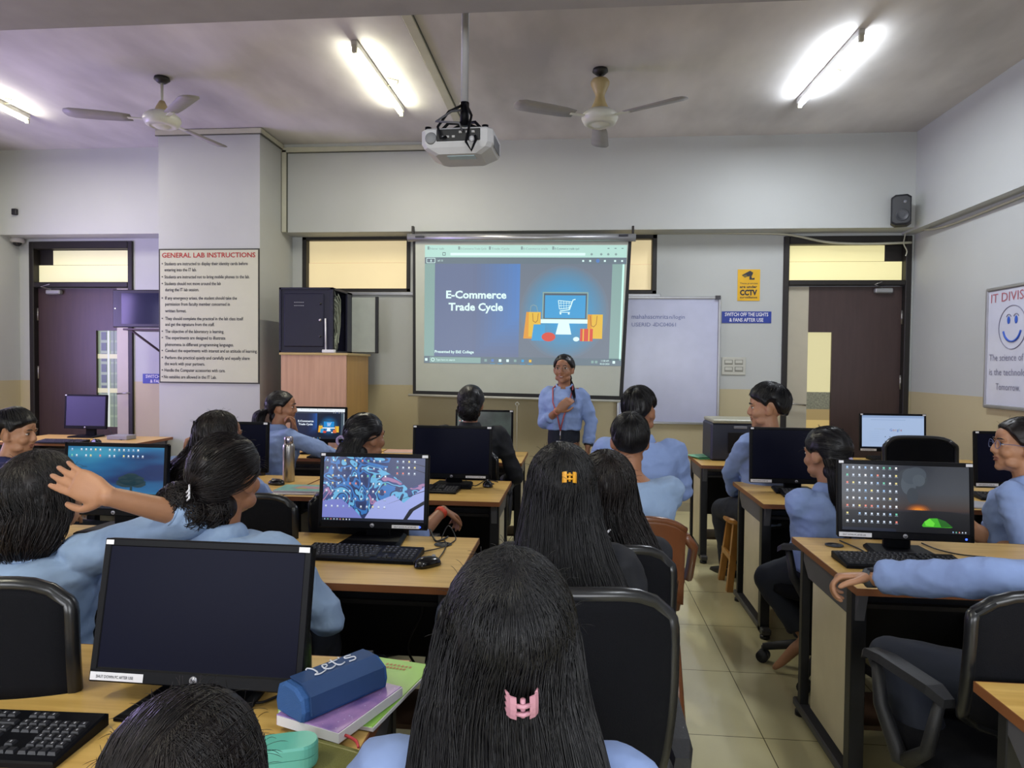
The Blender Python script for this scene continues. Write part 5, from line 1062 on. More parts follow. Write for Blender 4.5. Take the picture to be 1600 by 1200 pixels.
def face_parts(T_, body, glasses=False, smile=False, female=True):
    R = T_.to_3x3(); s = R.col[0].length; Rn = R.normalized()
    for x in (-1, 1):
        m = MB(); m.ell(T_@Vector((x*.031, .0755, .006)), (.0125*s, .0085*s, .0056*s), EYEW, 14, 8, Rn); m.ell(T_@Vector((x*.031, .0825, .006)), (.0055*s, .0030*s, .0054*s), EYED, 12, 8, Rn); m.tube([T_@Vector(p) for p in ((x*.019, .083, .008), (x*.031, .0865, .0125), (x*.044, .079, .009))], [.0008*s, .0018*s, .0008*s], EYED, 5); m.build('eye', parent=body)
        m = MB(); m.tube([T_@Vector(p) for p in ((x*.013, .091, .025), (x*.025, .0915, .030), (x*.038, .086, .030), (x*.048, .076, .025))], [.0022*s, .003*s, .0028*s, .0014*s], HAIR, 6); m.build('eyebrow', parent=body)
    m = MB(); m.tube([T_@Vector(p) for p in ((-.022, .080, -.056), (-.010, .0875, -.053), (0, .0875, -.0545), (.010, .0875, -.053), (.022, .080, -.056))], [.001*s, .0036*s, .0032*s, .0036*s, .001*s], LIP, 8)
    m.tube([T_@Vector(p) for p in ((-.019, .079, -.060), (-.008, .085, -.0655), (.008, .085, -.0655), (.019, .079, -.060))], [.001*s, .0042*s, .0042*s, .001*s], LIP, 8); m.build('lips', parent=body)
    if smile: m = MB(); m.box(T_@Vector((0, .0885, -.0595)), (.022*s, .002*s, .004*s), EYEW, .001, Rn); m.build('teeth', parent=body)
    if glasses:
        m = MB(); g = mat('glasses_metal', '9a8a80', rough=.3, metal=.6) if glasses == 1 else mat('glasses_blue_grey', '54608a', rough=.3)
        for x in (-1, 1):
            m.tube([T_@Vector((x*.033+.0225*math.cos(a), .098-.004*abs(math.cos(a)), .003+.018*math.sin(a))) for a in [k*2*PI/20 for k in range(21)]], .0013*s, g, 5)
            m.tube([T_@Vector(p) for p in ((x*.055, .093, .008), (x*.072, .05, .010), (x*.079, -.005, .006), (x*.077, -.03, -.012))], .0013*s, g, 5)
        m.tube([T_@Vector(p) for p in ((-.011, .098, .006), (0, .101, .009), (.011, .098, .006))], .0013*s, g, 5); m.build('glasses', parent=body)
HC = Vector((0, -.014, .024)); HR = Vector((.080, .101, .092))
def hdir(a, e): a, e = math.radians(a), math.radians(e); return Vector((math.sin(a)*math.cos(e), math.cos(a)*math.cos(e), math.sin(e)))
def ellr(d, R): return 1/math.sqrt((d.x/R.x)**2+(d.y/R.y)**2+(d.z/R.z)**2)
LINES = {'short': [(0, 34), (30, 30), (52, 22), (66, 2), (76, -6), (82, 16), (100, 16), (112, -14), (135, -40), (180, -46)],
 'fringe': [(0, 20), (30, 16), (52, 10), (66, -4), (76, -6), (82, 14), (100, 14), (112, -14), (135, -38), (180, -44)],
 'tied': [(0, 27), (25, 24), (48, 8), (64, -12), (78, -10), (88, -2), (100, -4), (112, -22), (135, -44), (180, -58)],
 'loose': [(0, 36), (30, 32), (50, 15), (64, -30), (80, -60), (120, -62), (180, -64)]}
def hl(kind, a):
    t = LINES[kind]; a = abs(a)
    for (x0, y0), (x1, y1) in zip(t, t[1:]):
        if a <= x1: return y0+(y1-y0)*(a-x0)/(x1-x0)
    return t[-1][1]
def rough_n(v, f): return noise.noise(v*f)
def hair_cap(mb, T_, kind, thick, puff=.0, seed=0, tuft=.004):
    na, ne = 64, 34; rings = []
    for j in range(ne+1):
        e = -88+176*j/ne; ring = []
        for i in range(na):
            a = -180+360*i/na; d = hdir(a, e); c = (e-hl(kind, a)+5)/13; c = max(0, min(1, c)); c = c*c*(3-2*c)
            th = thick+puff*max(0, math.sin(math.radians(e)))+tuft*rough_n(d+Vector((seed, 0, 0)), 3.5)+tuft*.7*rough_n(Vector((a*.14, e*.02, seed)), 1)
            r = ellr(d, HR)*(.86 if c == 0 else 1)*(.90+.10*c)+th*c; ring.append(T_@(HC+d*r))
        rings.append(ring)
    mb.loft(rings, None, True); return mb
class Strands:
    def __init__(s): s.P = []; s.R = []
    def add(s, pts, r): s.P.append(np.array([tuple(p) for p in pts], 'f')); s.R.append(r)
    def build(s, name, m, parent, label=None):
        V = []; Fc = []; off = 0
        for p, r in zip(s.P, s.R):
            n = len(p); t = np.gradient(p, axis=0); t /= np.linalg.norm(t, axis=1, keepdims=True)+1e-9
            up = np.tile(np.array([0.3, 0.5, 0.81]), (n, 1)); a = np.cross(t, up); a /= np.linalg.norm(a, axis=1, keepdims=True)+1e-6; b = np.cross(t, a)
            w_ = r*np.minimum(1, np.minimum(np.linspace(.6, 6, n), np.linspace(5, .25, n)))[:, None]
            ring = np.stack([p+a*w_, p+(-.5*a+.866*b)*w_, p+(-.5*a-.866*b)*w_], 1).reshape(-1, 3); V.append(ring)
            i = np.arange(n-1)[:, None]*3+off
            for k in range(3): q = (k+1) % 3; Fc.append(np.concatenate([i+k, i+q, i+q+3, i+k+3], 1))
            off += n*3
        if not V: return None
        V = np.concatenate(V); Fc = np.concatenate(Fc); me = bpy.data.meshes.new(name); me.vertices.add(len(V)); me.vertices.foreach_set('co', V.ravel()); me.loops.add(len(Fc)*4); me.polygons.add(len(Fc))
        me.loops.foreach_set('vertex_index', Fc.ravel()); me.polygons.foreach_set('loop_start', np.arange(len(Fc))*4); me.polygons.foreach_set('use_smooth', [True]*len(Fc)); me.update(calc_edges=True)
        me.materials.append(m); o = bpy.data.objects.new(name, me); C.objects.link(o); o.parent = parent
        o['kind'] = 'stuff'; return o
def slerp(a, b, t):
    w_ = math.acos(max(-1, min(1, a.dot(b)))); 
    if w_ < 1e-4: return a
    return (a*math.sin((1-t)*w_)+b*math.sin(t*w_))/math.sin(w_)
def cap_strands(S_, T_, kind, thick, n, gather, rd, r=.0011, puff=0, lift=.0015):
    """gather=None: combed down from a crown parting; else combed to that direction"""
    for k in range(n):
        a = rd.uniform(-180, 180)
        if gather is None:
            a0 = hdir(180, 70+rd.uniform(-6, 6)) if kind in ('short', 'fringe') else (Vector((rd.uniform(-.02, .02)+.12*(1 if a > 0 else -1)*.2, rd.uniform(-.5, .5), 1)).normalized())
            e = hl(kind, a)+2+rd.uniform(0, 25 if kind in ('short', 'fringe') else 8); b = hdir(a, e); p, q = a0, b
        else:
            p = hdir(a, hl(kind, a)+3+rd.uniform(0, 55)); q = (gather+Vector((rd.uniform(-.08, .08), rd.uniform(-.08, .08), rd.uniform(-.08, .08)))).normalized()
        ph = rd.uniform(0, 6); ex = lift*rd.uniform(.1, 1.6); N = 9; pts = []
        for i in range(N):
            t = i/(N-1); d = slerp(p, q, t); pts.append(T_@(HC+d*(ellr(d, HR)+thick+puff*max(0, d.z)+ex*math.sin(PI*min(1, t*1.1+.05))-.001+.0006*math.sin(ph+t*7))))
        S_.add(pts, r*rd.uniform(.5, 1.2))
def drape_surf(path, secs, u, th, wob=0, ph=0):
    """path: points top->bottom, secs: (rx, ry). u in 0..1"""
    n = len(path)-1; x = min(u*n, n-1e-6); i = int(x); f = x-i
    p0, p1, p2, p3 = path[max(i-1, 0)], path[i], path[i+1], path[min(i+2, n)]
    p = .5*((2*p1)+(p2-p0)*f+(2*p0-5*p1+4*p2-p3)*f*f+(3*p1-p0-3*p2+p3)*f**3); rx = secs[i][0]*(1-f)+secs[i+1][0]*f; ry = secs[i][1]*(1-f)+secs[i+1][1]*f
    return p+Vector((rx*math.cos(th), ry*math.sin(th), 0))*(1+wob*math.sin(5*th+ph+u*4)+wob*.6*math.sin(11*th-ph*2))
def drape(mb, S_, path, secs, n, rd, r=.0012, wob=.05, curl=0, over=.12, core=.93):
    path = [Vector(p) for p in path]; ph = rd.uniform(0, 6); K = 18
    mb.loft([[drape_surf(path, secs, j/K, i*2*PI/30, wob, ph)*1.0*core+drape_surf(path, [(0, 0)]*len(secs), j/K, 0)*(1-core) for i in range(30)] for j in range(K+1)], None, True)
    for k in range(n):
        th = rd.uniform(0, 2*PI); u0 = rd.uniform(0, .25); u1 = min(1, rd.uniform(.75, 1.0+over)); N = 12; pts = []; q1, q2 = rd.uniform(0, 6), rd.uniform(0, 6); am = rd.uniform(.3, 1); ext = rd.uniform(0, over) if u1 >= .97 else 0
        rr = rd.uniform(.95, 1.07)
        for i in range(N):
            u = u0+(u1-u0)*i/(N-1); c = drape_surf(path, [(0, 0)]*len(secs), u, 0); p = c+(drape_surf(path, secs, u, th+.15*math.sin(q1+u*3), wob, ph)-c)*rr
            p += Vector((math.sin(q1+u*(9+14*curl)), math.sin(q2+u*(8+13*curl)), 0))*(.0025+.012*curl)*am*u
            if ext and i == N-1: p += (path[-1]-path[-2]).normalized()*ext*.5
            pts.append(p)
        S_.add(pts, r*rd.uniform(.5, 1.25))
def claw(parent, T_, pos, ndir, col, label, s=1.0, flat=False):
    """butterfly claw clip: spine, two arched jaws with teeth, part of the hairdo"""
    m = MB(); p = T_@Vector(pos); ny = (T_.to_3x3()@Vector(ndir)).normalized(); x = Vector((1, 0, 0)); x = (x-ny*x.dot(ny)).normalized(); z = x.cross(ny)
    k = mat('clip_'+col, col, rough=.35)
    for sd in (-1, 1):
        pts = [p+x*sd*.012*s+z*zz*s+ny*(.012+.006*math.cos(zz*60))*s for zz in (-.022, -.011, 0, .011, .022)]
        m.loft([[q+z*0+x*(sd*.011*s*c_)+ny*(d_*s) for c_, d_ in ((0, .004), (1, -.002), (1.6, -.012), (1.5, -.014), (.8, -.005), (0, 0))] for q in pts], k, False)
        for zz in (-.018, -.006, .006, .018): m.tube([p+x*sd*.026*s+z*zz*s, p+x*sd*.030*s+z*zz*s-ny*.014*s], [.0035*s, .0018*s], k, 6)
    m.tube([p-z*.018*s+ny*.014*s, p+z*.018*s+ny*.014*s], .005*s, k, 10)
    for zz in (-.008, .008): m.tube([p-x*.012*s+z*zz*s+ny*.018*s, p+ny*.023*s+z*zz*s, p+x*.012*s+z*zz*s+ny*.018*s], .0045*s, k, 8)
    o = m.build('hair_clip', parent=parent); o['label'] = label; return o
def person(label, px_, py_, Y, yaw=0, hyaw=0, hpitch=0, hroll=0, fem=True, s=1.0, lean=(0, 0), shirt=None, legs=None, arms=None, hair='tied', hopt=None, voxel=.008, hv=None, skin=None, glasses=0, smile=False,
           collar=True, stand=None, lanyard=False, seat=.46, top=None, sleeve=1.0, wide=1.0, seed=1, face=False, trous=None):
    """px_,py_: where the head centre is seen; Y: its distance. Everything is built in the person's own frame (facing +Y) on an Empty at the base"""
    rd = random.Random(seed); skin = skin or SKIN; shirt = shirt or SHIRT; trous = trous or NAVY
    hc = P(px_, py_, Y=Y); Rz = Matrix.Rotation(math.radians(yaw), 3, 'Z'); base = hc-Rz@Vector((lean[0], lean[1]+.03*s, 0)); base.z = 0
    root = thing('person', label, 'person', base, math.radians(yaw)); inv = (Matrix.Translation(base)@Rz.to_4x4()).inverted()
    zh = hc.z; zs = seat if not stand else None; hipz = (seat+.085) if not stand else stand
    zn = zh-.148*s                                  # neck base
    def L(f): return Vector((lean[0]*f**1.3, lean[1]*f**1.3, hipz+(zn-hipz)*f))
    w_ = (.92 if fem else 1.0)*s*wide
    sx = .168*w_; shz = zn-.050*s
    # trunk sections: fraction, half width, half depth, dy
    T_ = [(-.14, .13, .10, 0), (0, .165, .118, -.005), (.12, .160, .115, -.01), (.32, .128 if fem else .14, .098, -.005), (.50, .135 if fem else .15, .103, .0), (.68, .152 if fem else .165, .112, .004), (.83, .168 if fem else .178, .104, -.002), (.92, .150, .086, -.008), (.98, .085, .062, -.008), (1.03, .055, .052, -.004)]
    body = MB(); torso_loft(body, [(L(max(f, 0)).x, L(max(f, 0)).y+dy*s, hipz+(zn-hipz)*f, rx*w_, ry*s) for f, rx, ry, dy in T_])
    nk = L(1.0); hq = inv@hc
    capsule(body, [nk+Vector((0, -.004, -.03)), nk+Vector((0, -.002, .02)), hq+Vector((0, -.012, -.06))], [.058*s, .050*s, .050*s])
    HM = Matrix.Translation(hq)@Matrix.Rotation(math.radians(hyaw), 4, 'Z')@Matrix.Rotation(math.radians(hpitch), 4, 'X')@Matrix.Rotation(math.radians(hroll), 4, 'Y')@Matrix.Scale(s, 4)
    head_geo(body, HM)
    cl = MB(); secs = [(L(max(f, 0)).x, L(max(f, 0)).y+dy*s, hipz+(zn-hipz)*f, rx*w_+g, ry*s+g*1.1) for (f, rx, ry, dy), g in zip(T_, (.02, .022, .024, .034, .030, .026, .020, .015, .012, .006)) if f < 1.0]
    torso_loft(cl, secs[0 if not stand else 3:], 28)
    sw = []
    for k, sd in (('L', -1), ('R', 1)):
        A = (arms or {}).get(k, {}); sh = L(1.0)+Vector((sd*sx, -.006, shz-zn)); 
        if A.get('sh'): sh = sh+Vector(A['sh'])
        el = inv@Vector(A['el']) if 'el' in A else L(.45)+Vector((sd*.235*s, .03, -.02)); 
        wr = inv@Vector(A['wr']) if 'wr' in A else Vector((L(.3).x+sd*.13, L(.4).y+.22, hipz+.14))
        # keep believable bone lengths
        if 'el' in A:
            v = el-sh; ln = v.length; el = sh+v.normalized()*min(max(ln, .24*s), .33*s) if not A.get('free') else el
        v = wr-el; wr = el+v.normalized()*min(max(v.length, .21*s), .28*s) if not A.get('free') else wr
        R3 = inv.to_3x3(); hd = R3@Vector(A['hd']) if 'hd' in A else (wr-el).normalized()*.9+Vector((0, .25, -.1)); hn = R3@Vector(A['hn']) if 'hn' in A else Vector((-sd*.3, .1, -1))
        capsule(body, [sh+Vector((-sd*.03, 0, 0)), sh, sh*.5+el*.5, el], [.045*s, .048*s, .042*s, .034*s]); capsule(body, [el, el*.6+wr*.4, wr], [.035*s, .034*s, .0245*s])
        hs = MB(); hand(hs, wr, hd, hn, A.get('side', -sd) , A.get('curl', .45), s*A.get('hs', 1.0), A.get('spread', .5), A.get('thumb', .5))
        body.add(hs.v, hs.f, None, True)
        g = 1.0 if fem else 1.05; f = A.get('cuff', sleeve*.93); e1 = el.lerp(wr, f)
        capsule(cl, [sh+Vector((-sd*.05, 0, .0)), sh+Vector((0, 0, -.004)), sh*.5+el*.5, el], [.050*s, .062*s*g, .057*s*g, .053*s])
        dirv = (wr-el).normalized(); r1 = .040*s
        cl.tube([el-dirv*.01, el.lerp(e1, .3), el.lerp(e1, .7), e1-dirv*.045, e1-dirv*.04, e1], [.050*s, .052*s, .046*s, .041*s, r1*1.12, r1*1.1], None, 16)
        cl.ell(el, (.053*s,)*3, None, 14, 8); sw.append((el, wr, e1, dirv))
    # legs
    tr = MB(); ft = []
    for k, sd in (('L', -1), ('R', 1)):
        g = (legs or {}).get(k)
        hp = Vector((sd*.085*w_, 0, hipz-.01))
        if g: kn, an = inv@Vector(g[0]), inv@Vector(g[1])
        elif stand: kn, an = Vector((sd*.10, .01, .47*stand/.86)), Vector((sd*.11, -.02, .09))
        else: kn, an = Vector((sd*.12, .42, .50)), Vector((sd*.12, .44, .10))
        capsule(body, [hp, kn], [.065*s, .045*s]); capsule(body, [kn, kn*.6+an*.4, an], [.045*s, .045*s, .03*s]); fd = Vector((0, 1, 0)) if not g or len(g) < 3 else (inv.to_3x3()@Vector(g[2])).normalized()
        foot = [an+Vector((0, 0, -.04))-fd*.03, an+Vector((0, 0, -.045))+fd*.05, an+fd*.12+Vector((0, 0, -.062)), an+fd*.17+Vector((0, 0, -.068))]
        capsule(body, foot, [.028, .028, .022, .014]); cut = .90 if (g and len(g) > 3) else .98
        hem = kn.lerp(an, cut)
        capsule(tr, [hp+Vector((0, -.0, 0)), hp*.5+kn*.5, kn], [(.095 if not stand else .078)*w_, .083*s, .065*s]); tr.tube([kn, kn.lerp(hem, .25), kn.lerp(hem, .6), hem], [.064*s, .066*s, .060*s, .060*s], None, 16); tr.ell(kn, (.066*s,)*3, None, 14, 8)
        if not (g and len(g) > 3): ft.append((foot, fd))
    if stand: torso_loft(tr, [(0, -.006, hipz-.02, .150*w_, .115*s), (0, -.008, hipz+.06, .160*w_, .122*s), (0, -.01, hipz+.13, .158*w_, .125*s), (0, -.01, hipz+.19, .150*w_, .122*s)])
    else: torso_loft(tr, [(0, -.005, hipz-.10, .14*w_, .11), (0, -.008, hipz-.04, .178*w_, .135*s), (0, -.01, hipz+.06, .172*w_, .128*s), (0, -.008, hipz+.13, .14*w_, .112*s)])
    b = remesh(body, 'body', skin, root, voxel, 4)
    if face: face_parts(HM, b, glasses, smile, fem)
    so = remesh(cl, 'shirt' if shirt in (SHIRT, SHIRT2) else 'jacket', shirt, root, .009, 2, .013, 7, seed)
    remesh(tr, 'trousers', trous, root, .012, 2, .006, 7, seed+5)
    if ft:
        for foot, fd in ft: m = MB(); capsule(m, [p+Vector((0, 0, .002)) for p in foot], [.038, .037, .032, .022]); m.build('shoe', SHOE, root)
    if collar:
        m = MB(); n = 30; c = L(1.0)+Vector((0, -.006, .0)); rings = []
        for prof in ((.057, .030), (.061, .034), (.068, .028), (.088, -.012), (.084, -.018), (.060, .010)):
            ring = []
            for i in range(n+1):
                a = PI/2+.30+(2*PI-.60)*i/n; q_ = max(0, math.sin(a)); ring.append(c+Vector((prof[0]*s*math.cos(a), prof[0]*s*.98*math.sin(a), (prof[1]-.028*q_-(.03*q_**4 if prof[0] > .08 else 0))*s)))
            rings.append(ring)
        rings.append(rings[0]); m.loft(rings, None, True, False, False); m.build('collar', shirt, so)
    for el, wr, e1, dv in sw:
        m = MB(); m.tube([e1-dv*.045, e1-dv*.043, e1-dv*.002, e1, e1-dv*.004], [.040*s, .0475*s, .0465*s, .043*s, .034*s], None, 18, False); m.build('cuff', shirt, so)
    # hair
    O = hopt or {}; hb = MB(); S_ = Strands(); HMt = O.get('mat', HAIR); n = O.get('n', 200); r = O.get('r', .0012); th = O.get('thick', .010); pf = O.get('puff', .0)
    kind = {'short': 'short', 'fringe': 'fringe', 'tied': 'tied', 'loose': 'loose', 'half': 'loose'}[hair]
    hair_cap(hb, HM, kind, th, pf, seed, O.get('tuft', .004)); g = O.get('gather')
    gd = Vector(g).normalized() if g else None
    cap_strands(S_, HM, kind, th, n, gd, rd, r, pf, O.get('lift', .002))
    if hair in ('half', 'loose') and O.get('drapes'):     # hair combed from the crown over the back of the head and on down
        dp = O['drapes'][0]; pth = [hq+Vector(p)*s for p in dp['path']]; sc_ = [(a_*s, b2*s) for a_, b2 in dp['secs']]; q0 = hdir(180, 72)
        for k in range(int(n*.8)):
            a = rd.uniform(75, 285); e = rd.uniform(-30, 15); p1 = Vector((rd.uniform(-.08, .08), rd.uniform(-.7, .3), 1)).normalized(); d1 = hdir(a, e); pts = []; u0 = rd.uniform(.18, .32); u1 = rd.uniform(.6, 1.05); q1 = rd.uniform(0, 6); rr = rd.uniform(.99, 1.06)
            for i in range(7): d = slerp(p1, d1, i/6); pts.append(HM@(HC+d*(ellr(d, HR)+th+pf*max(0, d.z)+.001+.002*math.sin(q1+i*.6))))
            th_ = PI/2-math.radians(a+math.degrees(HM.to_euler().z)*0)
            for i in range(9):
                u = min(u0+(u1-u0)*i/8, 1); c_ = drape_surf(pth, [(0, 0)]*len(sc_), u, 0); pts.append(c_+(drape_surf(pth, sc_, u, th_+.12*math.sin(q1+u*3), dp.get('wob', .05)*.6, 1)-c_)*rr+Vector((math.sin(q1+u*9), math.cos(q1+u*7), 0))*.003*(1+4*dp.get('curl', 0)))
            S_.add(pts, r*rd.uniform(.6, 1.2))
    if hair == 'tied': hb.ell(HM@Vector((0, -.048, -.072)), (.058*s, .040*s, .050*s), None, 18, 10)
    for dpt in O.get('drapes', []):
        drape(hb, S_, [hq+Vector(p)*s for p in dpt['path']], [(a_*s, b2*s) for a_, b2 in dpt['secs']], dpt.get('n', 150), rd, r, dpt.get('wob', .05), dpt.get('curl', 0), dpt.get('over', .12))
    for bn in O.get('buns', []):
        c, rr = hq+Vector(bn[0])*s, bn[1]*s; hb.ell(c, (rr, rr*.85, rr*.9), None, 20, 12)
        for k in range(bn[2]):
            ax = Vector((rd.uniform(-1, 1), rd.uniform(-1, 1), rd.uniform(-1, 1))).normalized(); u_ = ax.orthogonal().normalized(); v_ = ax.cross(u_); r2 = rr*rd.uniform(.95, 1.14); a0 = rd.uniform(0, 6); sp = rd.uniform(1.2, 4); h_ = rd.uniform(-.5, .5)
            rc = math.sqrt(1-h_*h_); S_.add([c+ax*h_*r2+(u_*math.cos(a0+sp*i/9)+v_*math.sin(a0+sp*i/9))*r2*rc for i in range(10)], r*1.2)
    for k in range(O.get('fly', 0)):    # fly-away hairs
        a = rd.uniform(0, 360); d = hdir(a, rd.uniform(0, 80)); q_ = HC+d*(ellr(d, HR)+th); dd = (d+Vector((rd.uniform(-1, 1), rd.uniform(-1, 1), rd.uniform(-.3, .8)))).normalized()
        S_.add([HM@(q_+dd*.03*i/6+Vector((0, 0, -.012*(i/6)**2))) for i in range(7)], r*.4)
    ho = remesh(hb, 'hair', HMt, root, O.get('hv', .006), 2, O.get('disp', .0015), 40, seed)
    S_.build('hair_strands', HMt, ho)
    if lanyard:
        RL = mat('red_lanyard', 'a8484a', rough=.6); m = MB(); c = L(1.0)
        if lanyard == 2: m.tube([c+Vector((.062*s*math.cos(a), .062*s*math.sin(a)-.012, .022-.012*math.sin(a))) for a in [PI+.2+(PI-.4)*i/10 for i in range(11)]], .004, RL, 6)
        else:
            fy = .150*s
            for sd in (-1, 1): m.tube([c+Vector((sd*.058, -.02, .02)), c+Vector((sd*.072, .068, -.005)), c+Vector((sd*.058, .140, -.10)), c+Vector((sd*.022, fy+.014, -.20)), c+Vector((0.0, fy+.016, -.30))], .005, RL, 6)
            m.tube([c+Vector((0, fy+.016, -.30)), c+Vector((0, fy+.018, -.36))], .004, STEEL, 6)
        ly = m.build('lanyard', parent=root)
        if lanyard == 1: m = MB(); m.box(c+Vector((0, fy+.020, -.415)), (.055, .004, .085), WHITE, .002); m.box(c+Vector((0, fy+.0235, -.41)), (.03, .002, .035), mat('id_photo', '6a6470')); m.build('identity_card', parent=ly)
    return root, dict(HM=HM, hq=hq, body=b, hair=ho, sw=sw, inv=inv, L=L, shirt=so)
def wr_band(info, idx, col, r=.03, w_=.012, name='bracelet', label=None):
    el, wr, e1, dv = info['sw'][idx]; m = MB(); c = wr-dv*.02; m.tube([c-dv*w_/2, c+dv*w_/2], r, mat('band_'+col, col, rough=.5), 16); o = m.build(name, parent=info['body'])
    if label: o['label'] = label
    return o
V = Vector
# --- the presenter
r_, i_ = person('person standing by the screen in glasses and red lanyard, one hand on the chest', 881, 577, 5.0, yaw=172, hyaw=-4, s=.90, stand=.88, wide=.86, skin=SKIN, face=True, glasses=1, smile=True, lanyard=1, voxel=.0055, seed=3,
    arms={'R': dict(el=P(852, 655, Y=5.02), wr=P(872, 641, Y=4.84), hd=(.8, -.12, .75), hn=(.1, 1, 0), curl=.45, cuff=.55, spread=.4, side=-1), 'L': dict(el=P(919, 645, Y=5.03), wr=P(919, 694, Y=4.98), hd=(-.02, -.05, -1), hn=(-1, .3, 0), curl=.35, cuff=.9)},
    hair='tied', hopt=dict(n=160, gather=(0, -1, .2), thick=.007, buns=[((0, -.11, .03), .03, 30)], drapes=[dict(path=[(.0, -.08, -.02), (-.05, -.05, -.12), (-.085, .06, -.17), (-.105, .10, -.23)], secs=[(.02, .02), (.02, .02), (.014, .012), (.008, .006)], n=50)]))
el, wr, e1, dv = i_['sw'][0]; m = MB(); m.tube([wr-dv*.03, wr-dv*.008], .031, mat('watch_strap', '15151a'), 16); m.cyl(wr-dv*.02+V((-.03, .01, 0)), wr-dv*.02+V((-.038, .012, 0)), .016, mat('watch_face', '30343c', rough=.2)); m.build('wristwatch', parent=i_['body'])
wr_band(i_, 1, 'b06a58', .026, .018, 'bracelet')
# --- left side, back to front
office_chair(P(415, 700, Y=4.5).x-.02, 4.60, -30, 'black office chair behind the person resting her chin by the slide monitor', .95, w=.44)
r_, i_ = person('person in profile with a ponytail, hand at her mouth, arm stretched to the keyboard', 441, 637, 4.66, yaw=-35, hyaw=-42, s=.96, skin=SKIN, face=True, lean=(0, .06), voxel=.006, seed=5,
    arms={'R': dict(el=P(480, 694, Y=4.6), wr=P(520, 710, Y=4.85), hd=(1, .6, -.1), hn=(0, 0, -1), curl=.3, cuff=.9), 'L': dict(el=P(452, 705, Y=4.72), wr=P(460, 672, Y=4.60), hd=(-.1, -.1, 1), hn=(-.8, -.6, 0), curl=.9, cuff=.75)},
    hair='tied', hopt=dict(n=220, gather=(0, -1, -.1), thick=.009, buns=[], drapes=[dict(path=[(-.03, -.07, .0), (-.10, -.11, -.04), (-.11, -.13, -.15), (-.10, -.12, -.33)], secs=[(.035, .03), (.05, .04), (.045, .035), (.018, .014)], n=160, wob=.08)]))
office_chair(P(735, 760, Y=4.7).x, 4.64, 0, 'black office chair of the person in the black jacket', .93, arms=True, w=.42)
r_, i_ = person('person in a black jacket with a smooth dark bun, back turned, below the projection screen', 736, 632, 4.78, s=1.03, shirt=JACKET, hyaw=3, collar=True, seed=6, hpitch=4, wide=1.3, seat=.50,
    arms={'R': dict(el=P(806, 745, Y=4.75), wr=P(790, 752, Y=5.0), curl=.4), 'L': dict(el=P(690, 745, Y=4.8), wr=P(720, 760, Y=5.05))},
    hair='tied', hopt=dict(n=240, gather=(0, -1, -.1), thick=.012, puff=.010, buns=[((0, -.095, -.03), .072, 110)], lift=.0008))
office_chair(P(345, 800, Y=2.6).x+.02, 2.98, 0, 'black office chair of the person holding her hair, third row', .93, w=.42)
r_, i_ = person('person holding her hair with one hand behind the person with the bun', 344, 684, 3.02, yaw=-10, hyaw=-22, s=1.0, seed=7, face=True, voxel=.006, lean=(0, .05),
    arms={'L': dict(el=P(262, 745, Y=3.1), wr=P(297, 712, Y=2.98), hd=(.1, .0, 1), hn=(.9, .2, 0), curl=.8, cuff=.6), 'R': dict(el=P(418, 792, Y=3.15), wr=P(395, 745, Y=3.28), hd=(-.3, .1, 1), hn=(-.8, 0, 0), curl=1.0, cuff=.55)},
    hair='half', hopt=dict(n=260, mat=HAIRB, thick=.010, drapes=[dict(path=[(-.0, -.035, .02), (-.03, -.06, -.05), (-.09, -.10, -.12), (-.12, -.12, -.20), (-.12, -.12, -.27)], secs=[(.088, .075), (.085, .07), (.075, .05), (.07, .05), (.03, .02)], n=400, curl=.5, wob=.07)], fly=30))
office_chair(P(578, 800, Y=3.2).x+.03, 3.14, 0, 'black office chair whose arm carries an elbow with a red bracelet', .92, w=.42)
r_, i_ = person('person with long dark hair and a small lilac hair tie behind the colourful monitor', 572, 684, 3.40, yaw=-12, hyaw=-24, s=1.0, seed=8, face=True, voxel=.006,
    arms={'R': dict(el=P(655, 838, Y=3.2), wr=P(688, 802, Y=3.35), hd=(.5, .6, -.4), hn=(0, .2, -1), curl=.5, cuff=.12)},
    hair='tied', hopt=dict(n=260, gather=(-.3, -1, -.2), thick=.012, drapes=[dict(path=[(-.01, -.08, .02), (-.03, -.12, -.06), (-.06, -.14, -.2), (-.06, -.14, -.38)], secs=[(.05, .03), (.06, .04), (.05, .04), (.02, .015)], n=200)]))
m = MB(); q = i_['HM']@V((-.035, -.125, -.01)); m.tube([q+V((.022*math.cos(a), 0, .022*math.sin(a))) for a in [k*PI/8 for k in range(17)]], .007, mat('lilac_hair_tie', '8c7ca0', rough=.5), 8); m.build('hair_tie', parent=i_['hair'])
wr_band(i_, 1, 'd0452a', .031, .022, 'bracelet', 'red thread bracelet')
r_, i_ = person('person in profile with short black hair and dark jacket at the left frame edge', 26, 678, 3.42, yaw=-60, hyaw=-22, fem=False, s=.98, shirt=NAVYTOP, face=True, voxel=.0055, skin=SKIN2, seed=9, hpitch=-3,
    hair='fringe', hopt=dict(n=500, thick=.016, puff=.010, tuft=.010, lift=.006, r=.0016, fly=60, hv=.007))
office_chair(P(70, 960, Y=1.6).x, 1.62, 0, 'black office chair of the person with her hand on her head, at left', 1.0, arms=False, w=.44)
